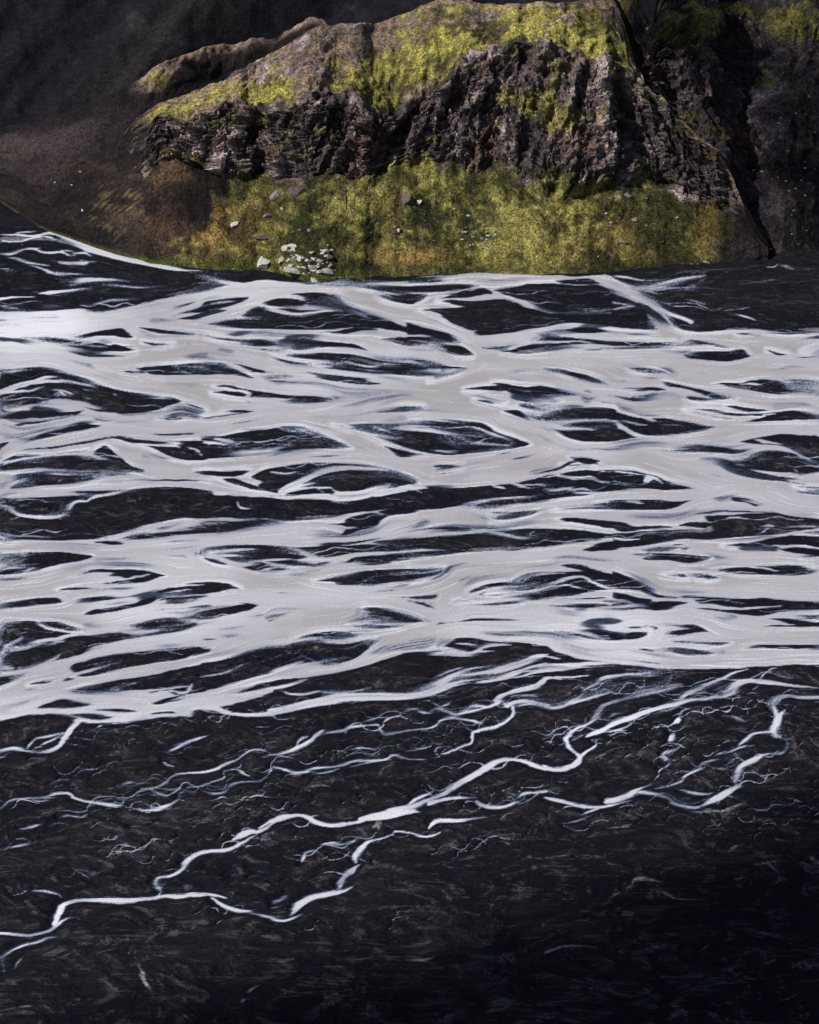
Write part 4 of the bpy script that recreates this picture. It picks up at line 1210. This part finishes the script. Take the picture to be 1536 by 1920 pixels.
# cliff: rock with moss on its ledges
mc = blobs(HX, HY, [(1000, 190, 50, 30, 0.8), (1045, 230, 35, 35, 0.9), (960, 200, 30, 25, 0.4), (755, 225, 18, 40, 0.6), (880, 250, 40, 30, 0.35), (1215, 190, 12, 22, 0.9), (1225, 175, 22, 10, 1.0), (1340, 290, 30, 14, 0.9), (1290, 250, 30, 12, 0.6), (1000, 285, 40, 22, 0.5), (600, 330, 25, 15, 0.8), (430, 330, 25, 16, 0.5), (330, 300, 40, 18, 0.4), (1240, 220, 14, 14, 0.5)])
wmc = 0.85 * sstep(0.25, 1.0, mc + 0.2 * m1 + 0.25 * m2 + 0.12 * n_str); cliff = rock + (mixc(moss, MOSS_MID, 0.4 * np.ones(sh)) - rock) * wmc[..., None]
# lower slope: moss, bare scree to the left and right
bare = sstep(428, 352, HX + 14 * m1 + 14 * m2 + 0.35 * (HY - 420)) + sstep(1320, 1395, HX + 14 * m1 + 8 * m2 + 0.10 * (HY - 420))
low_ = moss + (scree - moss) * np.clip(bare, 0, 1)[..., None]
dst = (HX - 150) * 0.55 + (HY - 330) * 0.85                # wisps of moss running down the left scree
wis = 0.7 * np.sin(dst * 0.62 + 1.6 * spec(sh, 30, 30, 46, 3)) + 0.7 * m2
wis = sstep(0.3, 1.5, wis + blobs(HX, HY, [(235, 385, 45, 40, 1.1), (190, 410, 40, 40, 0.9), (270, 400, 30, 30, 0.5)]) * 1.6 - 1.2) * blobs(HX, HY, [(230, 390, 70, 50, 1.0)])
low_ = low_ + (np.array((0.15, 0.12, 0.042)) - low_) * np.clip(0.6 * wis, 0, 0.5)[..., None]
rst = np.clip(blobs(HX, HY, [(300, 330, 60, 25, 0.7), (330, 310, 50, 20, 0.5), (300, 440, 60, 40, 0.35)]) * (0.8 + 0.5 * m1), 0, 0.8)
low_ = low_ + (np.array((0.10, 0.062, 0.036)) - low_) * rst[..., None]
gr = np.clip(sstep(9, 2, rowi + 2 * m2) * 0.9, 0, 1) * (HX < 700); low_ = low_ + (np.array((0.055, 0.068, 0.016)) - low_) * gr[..., None]
leftfade = sstep(345, 225, HX - 0.15 * (HY - 250) + 16 * m1 + 14 * m2)
wA = sstep(nA + 14, nA - 8, rowi + 8 * n_blk + 4 * m2)[..., None]; wT = sstep(nA + nC - 6, nA + nC + 6, rowi + 5 * n_blk)[..., None]
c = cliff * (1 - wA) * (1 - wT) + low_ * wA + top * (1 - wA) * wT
c = c + (scree * 0.9 - c) * (sstep(1372, 1392, HX + 5 * m1))[..., None]
c = c + (scree - c) * (leftfade * (rowi > nA - 20))[..., None]

hill = bpy.data.objects.new("hill", None); scene.collection.objects.link(hill)
tag(hill, "mossy hill with a dark basalt cliff above the river", kind="structure")
hill.location = (0, 690, 0)
HPb = backside(HP); cbk = np.concatenate([c, np.repeat(c[-1:], 8, 0)])
kA, kC = nA - 1, nA + nC - 1
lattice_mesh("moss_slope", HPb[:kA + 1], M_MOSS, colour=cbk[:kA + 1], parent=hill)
lattice_mesh("cliff_face", HPb[kA:kC + 1], M_ROCK, colour=cbk[kA:kC + 1], parent=hill, smooth=False)
lattice_mesh("summit_turf", HPb[kC:], M_MOSS, colour=cbk[kC:], parent=hill)

# scree slope running up to the spur on the left
sx = np.arange(-700, 741, 3.0)
sb = curve(BANK, sx)
SR = [(-700, 20), (-400, 130), (-200, 205), (0, 240), (100, 212), (200, 178), (260, 152), (300, 132), (350, 106), (380, 93), (410, 89), (460, 80), (500, 66), (535, 46), (565, 31), (590, 28), (620, 33), (740, 45)]
sr = curve(SR, sx) + 1.5 * spec((1, len(sx)), 4, 1, 51, 2.2)[0]
nS = 150; s_ = np.linspace(0, 1, nS)[:, None]
SY = sb + (sr - sb) * s_; SX = np.broadcast_to(sx, SY.shape)
near = sstep(60, 200, sx)
SS = np.radians(30.0 + 4 * s_ + 8 * np.exp(-((s_ - 0.93) / 0.08) ** 2) * sstep(250, 330, sx))
SP = loft(sx, SY, SS, foot(sx, sb) + 25 * sstep(240, 460, sx), -6 * sstep(240, 460, sx))
ss = SY.shape
k1 = spec(ss, 10, 8, 52, 2.8); k2 = spec(ss, 2.5, 2.5, 53, 2.3); k3 = 0.6 * spec(ss, 60, 20, 54, 3) + 0.8 * shear(spec(ss, 5, 50, 56, 2.8), 0.5)
dd = (SR and (SY - curve(SR, SX)))                       # how far below the spur's crest
rib = np.exp(-(dd / 26.0) ** 2) * sstep(255, 300, SX)
groove = np.exp(-((dd - 62) / 22.0) ** 2) * sstep(270, 360, SX)
sdisp = (1.4 * rib - 1.6 * groove + (0.8 + 0.8 * rib) * k1 + (0.25 + 0.4 * rib) * k2 + 0.8 * k3) * sstep(0, 0.08, s_)
SP = SP + normals(SP) * sdisp[..., None]
scol = mixc(np.broadcast_to(SCREE, ss + (3,)), SCREE_P, sstep(-0.8, 1.6, 0.5 * k2 + 0.5 * k1 + 0.5 * k3))
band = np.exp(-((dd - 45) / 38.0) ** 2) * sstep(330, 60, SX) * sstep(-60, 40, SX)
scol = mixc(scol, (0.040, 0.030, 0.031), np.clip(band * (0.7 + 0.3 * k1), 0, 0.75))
wr = np.clip(np.exp(-(np.maximum(dd - 5, 0) / 8.0) ** 2) * sstep(225, 330, SX + 12 * k1) * (0.95 + 0.3 * k2), 0, 1)
wide_ = blobs(SX, SY, [(322, 140, 44, 14, 1.0), (372, 110, 22, 14, 1.0), (280, 165, 30, 9, 0.7)])
wr = np.clip(np.maximum(wr, sstep(0.25, 0.8, wide_) * (0.95 + 0.3 * k2)), 0, 1)
saddle_shade = sstep(285, 340, SX) * sstep(22, 40, dd - 14 * wide_ * 2)
scol = mixc(scol, (0.011, 0.0095, 0.011), 0.9 * saddle_shade)  # the spur's shade painted into the saddle as near-black scree
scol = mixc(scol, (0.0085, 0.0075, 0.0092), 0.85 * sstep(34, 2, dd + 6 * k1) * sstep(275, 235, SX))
scol = mixc(scol, (0.17, 0.118, 0.098), wr)
scol = mixc(scol, (0.26, 0.22, 0.06), np.clip(blobs(SX, SY, [(297, 148, 22, 11, 0.6), (375, 98, 12, 7, 0.35)]) * (0.8 + 0.4 * k2), 0, 0.9))
wsd = (SX - 150) * 0.55 + (SY - 330) * 0.85
ws2 = sstep(0.2, 1.4, 0.7 * np.sin(wsd * 0.62 + 1.6 * spec(ss, 20, 20, 55, 3)) + 0.7 * k2 + 0.1) * blobs(SX, SY, [(215, 395, 50, 42, 1.0), (255, 375, 30, 30, 0.6)])
scol = mixc(scol, (0.13, 0.104, 0.040), np.clip(0.6 * ws2, 0, 0.5))
scol = mixc(scol, (0.060, 0.043, 0.032), np.clip(blobs(SX, SY, [(230, 400, 70, 60, 0.6)]) * (0.8 + 0.4 * k1), 0, 0.6) * (1 - np.clip(ws2, 0, 0.75)))
gr2 = sstep(0.035, 0.0, s_ + 0.004 * k2) * np.ones(ss); scol = mixc(scol, (0.045, 0.052, 0.016), 0.7 * gr2)
SPb = backside(SP, 10, 160, 70); scb = np.concatenate([scol, np.repeat(scol[-1:], 10, 0)])
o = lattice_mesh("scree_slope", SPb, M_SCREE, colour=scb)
tag(o, "dark scree slope rising to a narrow brown spur left of the hill", kind="structure")

# crag to the right of the gully
qx = np.concatenate([np.arange(1150, 1560, 2.0), np.arange(1560, 2100, 8.0)])
hr_x = hx; ridge_h = np.hypot(HP0[-1, :, 0], HP0[-1, :, 1])
QB = np.where(qx < 1440, np.minimum(curve(RG, qx) + 34, curve(BANK, qx)), curve(BANK, qx))
QB = np.where(qx < 1200, curve(RG, qx) + 14, QB)
QB = blur(QB[None], 3, 0.01)[0]
qh = np.where(qx < 1440, np.interp(qx, hr_x, ridge_h) + 4 + 6 * sstep(1390, 1300, qx) * sstep(1190, 1260, qx), foot(qx, QB))
qh = blur(qh[None], 10, 0.01)[0]
_, _, rz0 = rays(qx, QB); rx0, ry0, _ = rays(qx, QB)
qz = CAMH + qh / np.hypot(rx0, ry0) * rz0
QR = curve([(1150, -60), (1192, -40), (1203, 30), (1211, 52), (1218, 44), (1230, 6), (1246, -30), (1300, -90), (1536, -120), (2100, -160)], qx)
nQ = 260; q_ = np.linspace(0, 1, nQ)[:, None]
QY = QB + (QR - QB) * q_; QX = np.broadcast_to(qx, QY.shape); qs = QY.shape
rocky = sstep(330, 270, QY + 0.0 * QX) * sstep(20, 60, QY + 25 * np.sin(QX / 37.0))
low_s = 34 + 6 * np.sin(QX / 60.0)
QS = np.radians(low_s + 27 * rocky - 4 * sstep(60, 10, QY))
QP = loft(qx, QY, QS, qh, qz)
j1 = spec(qs, 9, 40, 61, 2.9); j2 = spec(qs, 4, 6, 62, 2.6); j3 = spec(qs, 2, 2, 63, 2.3); j4 = spec(qs, 22, 30, 64, 3); j5 = spec(qs, 24, 4, 65, 2.6)
qdisp = rocky * (2.6 * j1 + 1.3 * (1 - 2 * np.abs(np.clip(j2, -1.5, 1.5))) + 0.8 * j5 + 0.5 * j3 + 2.5 * j4) + (1 - rocky) * (0.8 * j4 + 0.35 * j2 + 0.2 * j3)
QC = [([(1345, 30), (1335, 70), (1315, 110)], 24, 2.0), ([(1300, 130), (1320, 200), (1370, 260)], 22, 4.0), ([(1450, 60), (1460, 110), (1440, 180)], 20, 2.0), ([(1380, 150), (1410, 220), (1440, 270)], 16, 4.0), ([(1536, 140), (1500, 190), (1480, 220)], 20, 5.0)]
for pts, w, a in QC:
    d, side = seg_field(QX + 3 * j2, QY, pts, w); d = np.where(side > 0, d * 1.9, d * 0.8); qdisp += a * np.exp(-d * d)
for pts, w, a in [([(1375, 55), (1390, 90), (1360, 120)], 18, 1.0), ([(1215, 100), (1260, 160), (1330, 220)], 16, 2.0), ([(1470, 180), (1480, 260), (1470, 340)], 22, 4.0)]:
    d, side = seg_field(QX + 3 * j2, QY, pts, w); qdisp -= a * np.exp(-d * d)
qdisp *= sstep(0, 0.04, q_)
QP = QP + normals(QP) * qdisp[..., None]
qrt = 0.5 * j1 + 0.6 * j2 + 0.6 * j3
qrock = mixc(np.broadcast_to(ROCK_LO, qs + (3,)), ROCK_MID, 0.85 * sstep(-0.7, 1.5, qrt)); qrock = mixc(qrock, ROCK_HI, 0.6 * sstep(1.3, 3.0, qrt))
qscree = mixc(np.broadcast_to((0.016, 0.0135, 0.0155), qs + (3,)), (0.040, 0.032, 0.036), sstep(-0.6, 1.8, 0.8 * j3 + 0.8 * j2))
qc = qscree + (qrock - qscree) * sstep(0.2, 0.7, rocky + 0.15 * j2)[..., None]
mq = blobs(QX, QY, [(1175, 30, 28, 60, 1.2), (1300, 40, 50, 40, 0.8), (1270, 75, 35, 25, 0.8), (1380, 10, 40, 14, 0.9), (1450, 30, 60, 22, 0.7), (1510, 25, 40, 18, 0.8), (1360, 120, 25, 20, 0.5), (1440, 165, 20, 22, 0.7), (1420, 130, 30, 16, 0.4), (1300, 215, 20, 14, 0.9), (1330, 240, 24, 12, 0.9), (1345, 262, 16, 10, 0.9), (1510, 170, 20, 16, 0.5), (1500, 60, 60, 20, 0.7), (1250, 30, 20, 30, 0.4)])
qm = mixc(np.broadcast_to((0.055, 0.050, 0.018), qs + (3,)), (0.135, 0.118, 0.032), sstep(0.0, 2.0, j2 + 0.6 * j3)); qm = mixc(qm, (0.09, 0.06, 0.045), 0.7 * sstep(0.2, 1.4, j4))
qc = qc + (qm - qc) * (sstep(0.3, 0.7, mq + 0.15 * j2 + 0.12 * j3) * 0.9)[..., None]
qc = mixc(qc, (0.16, 0.085, 0.06), np.clip(blobs(QX, QY, [(1366, 246, 8, 8, 0.8), (1395, 245, 10, 8, 0.5), (1428, 255, 16, 12, 0.5)]), 0, 0.7))
QPb = backside(QP, 8, 120, 60); qcb = np.concatenate([qc, np.repeat(qc[-1:], 8, 0)])
o = lattice_mesh("crag", QPb, M_ROCK, colour=qcb, smooth=False)
tag(o, "dark shaded crag with mossy ledges right of the gully", kind="structure")

# mountain filling the far background
fx = np.concatenate([np.linspace(-2600, -60, 60), np.linspace(-50, 1600, 330), np.linspace(1620, 4200, 60)]); nF = 220
FY = 420 - np.linspace(0, 1, nF)[:, None] * 840 + 0 * fx; fs = FY.shape
fh = np.full(len(fx), 900.0); rx0, ry0, rz0 = rays(fx, FY[0]); fz = CAMH + fh / np.hypot(rx0, ry0) * rz0
FP = loft(fx, FY, np.radians(33) + 0 * FY, fh, fz)
f1 = spec(fs, 30, 40, 71, 3.0); f2 = spec(fs, 2, 3, 72, 2.4); f3 = shear(spec(fs, 12, 80, 73, 3), 0.6)
FP = FP + normals(FP) * (9 * f1 + 0.5 * f2 + 6 * f3)[..., None]
fc = mixc(np.broadcast_to((0.0068, 0.0063, 0.0088), fs + (3,)), (0.0125, 0.0112, 0.0145), sstep(-1.2, 1.6, 0.7 * f1 + 0.7 * f2))
FXX = np.broadcast_to(fx, fs)
fc = mixc(fc, (0.016, 0.0135, 0.016), 0.8 * sstep(0.4, 2.0, f3))
fc = mixc(fc, (0.030, 0.027, 0.031), np.clip(blobs(FXX, FY, [(255, 52, 22, 26, 0.9), (210, 40, 14, 10, 0.5), (330, 85, 30, 8, 0.4)]) * (0.8 + 0.4 * f2), 0, 0.8))
o = lattice_mesh("mountain", FP, M_SCREE, colour=fc)
tag(o, "black mountain slope filling the far background", kind="structure")

# ------------------------------------------------------------------ loose rock
def chunk(seed, sub=2, cuts=9, flat=0.75):
    """an angular stone: a ball cut by random planes"""
    import bmesh
    bm = bmesh.new(); bmesh.ops.create_icosphere(bm, subdivisions=sub, radius=1.0)
    r = random.Random(seed)
    pl_ = []
    for _ in range(cuts):
        v = Vector((r.gauss(0, 1), r.gauss(0, 1), r.gauss(0, 0.8))).normalized(); pl_.append((v, r.uniform(0.32, 0.72)))
    for v in bm.verts:
        for n, d in pl_:
            k = v.co.dot(n) - d
            if k > 0: v.co -= n * k * 0.95
        v.co *= 1 + r.uniform(-0.04, 0.04)
        v.co.z *= flat
    me = bpy.data.meshes.new("boulder"); bm.to_mesh(me); bm.free()
    return me
def hill_point(x, y):
    ci_ = int(np.clip(round((x - 60) / 2.0), 0, len(hx) - 1)); rr = int(np.argmin(np.abs(HY[:, ci_] - y)))
    return HP[rr, ci_], HN[rr, ci_]
def px_size(p): return np.linalg.norm(np.array(p) - np.array((0, 0, CAMH))) / FPX

stone_n = [0]
def boulder(x, y, w, hfac, mat, label, group=None, pt=None, seed=None, sub=2, flat=0.8, sink=0.38):
    p, n = pt if pt is not None else hill_point(x, y)
    s = px_size(p) * w * 0.5 * 1.7
    stone_n[0] += 1
    sd = seed if seed is not None else 900 + stone_n[0]
    me = chunk(sd, sub, 12, 1.0) if not isinstance(seed, bpy.types.Mesh) else seed
    me = me if me.materials else (me.materials.append(mat), me)[1]
    o = bpy.data.objects.new("boulder", me); scene.collection.objects.link(o)
    r = random.Random(sd if isinstance(sd, int) else stone_n[0])
    o.location = (p[0], p[1], p[2] + s * hfac * (1 - 2 * sink) * 0.6); o.scale = (s * r.uniform(1.0, 1.3), s * r.uniform(0.7, 1.0), s * hfac * 0.8)
    o.rotation_euler = (r.uniform(-.25, .35), r.uniform(-.35, .35), r.uniform(-0.7, 0.7))
    tag(o, label, "boulder", group)
    return o

boulder(562, 367, 22, 1.0, M_DARKR, "square dark brown boulder just below the cliff foot")
boulder(521, 369, 19, 0.8, M_GREYR, "pale grey boulder left of the square brown boulder")
boulder(444, 425, 14, 0.85, M_PALE, "lone pale round boulder on orange moss at the left of the slope")
boulder(502, 411, 13, 0.6, M_GREYR, "small grey rock on the moss above the dark flat slab")
boulder(487, 452, 20, 0.4, M_DARKR, "dark flat slab half sunk in moss left of the pale rockfall")
boulder(768, 378, 21, 1.35, M_DARKR, "tall dark purple boulder standing in the middle of the moss slope")
boulder(786, 381, 8, 1.2, M_PALE, "little pale stone beside the tall dark purple boulder")
boulder(748, 432, 8, 0.9, M_PALE, "little pale stone below the tall dark purple boulder")
boulder(581, 442, 11, 0.8, M_GREYR, "grey stone alone above the pale rockfall")
boulder(1180, 367, 11, 1.5, M_GREYR, "upright grey stone near the top right of the moss slope")
boulder(1194, 408, 11, 0.8, M_GREYR, "grey stone directly below the upright stone on the right")
boulder(1171, 450, 13, 0.8, M_GREYR, "grey boulder low on the right of the moss slope")
boulder(1160, 453, 8, 0.7, M_DARKR, "small dark stone touching the low right grey boulder")
boulder(495, 498, 30, 0.5, M_PALE, "long pale slab at the left end of the rockfall by the water")
boulder(556, 512, 36, 0.32, M_PALE, "broad flat pale slab at the foot of the rockfall")
boulder(612, 513, 18, 0.5, M_PALE, "pale slab at the right foot of the rockfall")
boulder(590, 527, 16, 0.5, M_PALE, "pale rock at the water's edge below the rockfall")
boulder(540, 475, 13, 0.6, M_PALE, "left one of two pale rocks topping the rockfall")
boulder(554, 471, 14, 0.5, M_PALE, "right one of two pale rocks topping the rockfall")
boulder(607, 479, 13, 0.7, M_PALE, "pale rock at the upper right of the rockfall")
boulder(617, 490, 18, 0.8, M_DARKR, "dark rock on the right side of the rockfall")
boulder(532, 494, 16, 0.6, M_PALE, "pale rock beside the long slab of the rockfall")
rr_ = random.Random(3)
for i in range(64):
    x = rr_.gauss(572, 24); y = rr_.gauss(497, 10)
    y = min(max(y, 478), 520); x = min(max(x, 515), 625)
    boulder(x, y, 3.5 + 9 * rr_.random() ** 1.6, rr_.uniform(0.4, 0.8), M_PALE if rr_.random() < .72 else M_GREYR, "small pale stone in the heap of the rockfall by the water", "stones of the rockfall", sub=1)
for i in range(22):
    x = rr_.gauss(905, 22); y = rr_.gauss(432, 14)
    boulder(x, y, rr_.uniform(3.5, 7.5), rr_.uniform(0.6, 1), M_PALE if rr_.random() < .5 else M_GREYR, "small stone of the scattered patch in the middle of the moss slope", "stones scattered mid slope", sub=1)
for i in range(70):
    x = rr_.uniform(430, 1340); y = rr_.uniform(355, 500)
    if 500 < x < 640 and y > 470: continue
    boulder(x, y, rr_.uniform(2.5, 6.5), rr_.uniform(0.6, 1), rr_.choice([M_GREYR, M_GREYR, M_DARKR, M_PALE]), "small single stone strewn over the green moss slope", "stones strewn over the moss", sub=1)
for i in range(44):
    x = rr_.uniform(330, 1380); y = float(np.interp(x, hx, b_h)) - rr_.uniform(0.5, 5)
    boulder(x, y, rr_.uniform(2.5, 6.5), rr_.uniform(0.5, 0.9), rr_.choice([M_DARKR, M_DARKR, M_GREYR]), "small dark stone at the foot of the moss slope along the bank", "stones along the foot of the slope", sub=1)
for i in range(34):
    ci_ = rr_.randrange(int((1400 - 1150) / 2), int((1536 - 1150) / 2)); yy = rr_.uniform(215, 470)
    rw = int(np.argmin(np.abs(QY[:, ci_] - yy)))
    boulder(0, 0, rr_.uniform(2.5, 5.0), rr_.uniform(0.6, 1), M_PALE, "small pale stone lying on the dark scree right of the hill", "pale stones on the right scree", pt=(QP[rw, ci_], None), sub=1)
for (x, y, w) in [(105, 44, 5), (147, 387, 6), (152, 325, 4), (131, 344, 3.5), (108, 346, 3.5), (17, 70, 5)]:
    if y > 240:
        ci_ = int((x + 700) / 3); rw = int(np.argmin(np.abs(SY[:, ci_] - y)))
        boulder(0, 0, w, 0.8, M_PALE, "small pale stone on the dark scree at the left", "pale stones on the left scree", pt=(SP[rw, ci_], None), sub=1)

# angular blocks standing out of the cliffs
ico = np.array([(0, .53, .85), (0, -.53, .85), (0, .53, -.85), (0, -.53, -.85), (.53, .85, 0), (-.53, .85, 0), (.53, -.85, 0), (-.53, -.85, 0), (.85, 0, .53), (-.85, 0, .53), (.85, 0, -.53), (-.85, 0, -.53)])
icf = np.array([(0, 1, 8), (0, 8, 4), (0, 4, 5), (0, 5, 9), (0, 9, 1), (1, 6, 8), (8, 6, 10), (8, 10, 4), (4, 10, 2), (4, 2, 5), (5, 2, 11), (5, 11, 9), (9, 11, 7), (9, 7, 1), (1, 7, 6), (3, 6, 7), (3, 7, 11), (3, 11, 2), (3, 2, 10), (3, 10, 6)])
def blocks(name, P, N, weight, count, seed, parent, smin, smax):
    g = np.random.default_rng(seed)
    w = weight.ravel() / weight.sum(); pk = g.choice(len(w), count, p=w)
    V, Fc, Cc = [], [], []
    for j, id_ in enumerate(pk):
        s = smin + (smax - smin) * g.random() ** 2.5
        sc3 = s * np.array([0.8 + 0.5 * g.random(), 0.8 + 0.4 * g.random(), 0.9 + 1.1 * g.random()])
        a = g.uniform(0, 6.28); t = g.normal(0, 0.25, 2)
        v = np.sign(ico) * np.abs(ico) ** 0.5 * g.uniform(0.75, 1.1, (12, 1)); v = v * sc3
        v = np.stack([v[:, 0] * math.cos(a) - v[:, 1] * math.sin(a), v[:, 0] * math.sin(a) + v[:, 1] * math.cos(a), v[:, 2] + t[0] * v[:, 0] + t[1] * v[:, 1]], -1)
        V.append(v + P.reshape(-1, 3)[id_] - N.reshape(-1, 3)[id_] * s * 0.35); Fc.append(icf + 12 * j)
        k = g.random(); col = np.array(ROCK_LO) * 1.3 * (1 - k) + np.array(ROCK_MID) * k
        if g.random() < 0.16: col = np.array(ROCK_HI) * g.uniform(0.5, 1.0)
        Cc.append(np.repeat(np.append(col, 1)[None], 12, 0))
    V = np.concatenate(V); Fc = np.concatenate(Fc); Cc = np.concatenate(Cc)
    me = bpy.data.meshes.new(name); me.vertices.add(len(V)); me.vertices.foreach_set("co", V.astype(np.float32).ravel())
    me.loops.add(Fc.size); me.loops.foreach_set("vertex_index", Fc.astype(np.int32).ravel())
    me.polygons.add(len(Fc)); me.polygons.foreach_set("loop_start", np.arange(0, Fc.size, 3, dtype=np.int32)); me.update(calc_edges=True)
    at = me.attributes.new("tone", 'FLOAT_COLOR', 'POINT'); at.data.foreach_set("color", Cc.astype(np.float32).ravel())
    me.materials.append(M_ROCK)
    o = bpy.data.objects.new(name, me); scene.collection.objects.link(o); o.parent = parent; o.location = -parent.location; o["kind"] = "stuff"
    return o
wgt = (cl * (1 - wmc) + 0.5 * toprock * (rk > 0.5)) * (disp > -1.5)
blocks("rock_blocks", HP, HN, wgt + 1e-6, 1400, 8, hill, 0.2, 0.75)
wq = rocky * (QX < 1545) * (mq < 0.4) * (QY > -10)
blocks("rock_blocks", QP, normals(QP), wq + 1e-9, 500, 9, bpy.data.objects["crag"], 0.2, 0.75)

# ------------------------------------------------------------------ unseen clouds added to darken the near plain and the crag
M_SHADE_CLOUD = NT("shade_cloud_white"); M_SHADE_CLOUD.set(Base_Color=(0.85, 0.85, 0.87), Roughness=1.0); M_SHADE_CLOUD = M_SHADE_CLOUD.m
def shade_cloud(targets, alt, seed):
    """a cumulus of many rounded heads; targets are (x, y, radius) of the ground it shades"""
    import bmesh
    bm = bmesh.new(); r = random.Random(seed); t = alt / -SUNDIR.z
    for gx, gy, rad in targets:
        base = Vector((gx, gy, 0)) - SUNDIR * t
        for k in range(9):
            rr = rad * r.uniform(0.35, 0.62)
            m = bmesh.ops.create_icosphere(bm, subdivisions=2, radius=rr)
            off = Vector((r.gauss(0, .38) * rad, r.gauss(0, .38) * rad, r.uniform(0, .25) * rad)) + base
            for v in m["verts"]:
                v.co *= 1 + r.uniform(-.09, .09); v.co.z *= 0.5; v.co += off
    for f in bm.faces: f.smooth = True
    me = bpy.data.meshes.new("shade_cloud"); bm.to_mesh(me); bm.free(); me.materials.append(M_SHADE_CLOUD)
    o = bpy.data.objects.new("shade_cloud", me); scene.collection.objects.link(o); tag(o, "unseen cumulus added for its shade", kind="structure")
    return o
def gpt(x, y, rad): gx, gy = ground(x, y); return (float(gx), float(gy), rad)
shade_cloud([gpt(1500, 1750, 26), gpt(1250, 1800, 24), gpt(1000, 1850, 22), gpt(1700, 1650, 30), gpt(750, 1930, 20), gpt(1300, 1950, 30), gpt(500, 2000, 24), gpt(250, 2060, 22), gpt(0, 2100, 22)], 850, 4)

def lift(x, y, z, rad): return (x + SUNDIR.x / -SUNDIR.z * z, y + SUNDIR.y / -SUNDIR.z * z, rad)
shade_cloud([lift(182, 775, 45, 40), lift(205, 740, 25, 40), lift(215, 800, 70, 44), lift(175, 730, 15, 26)], 900, 6)
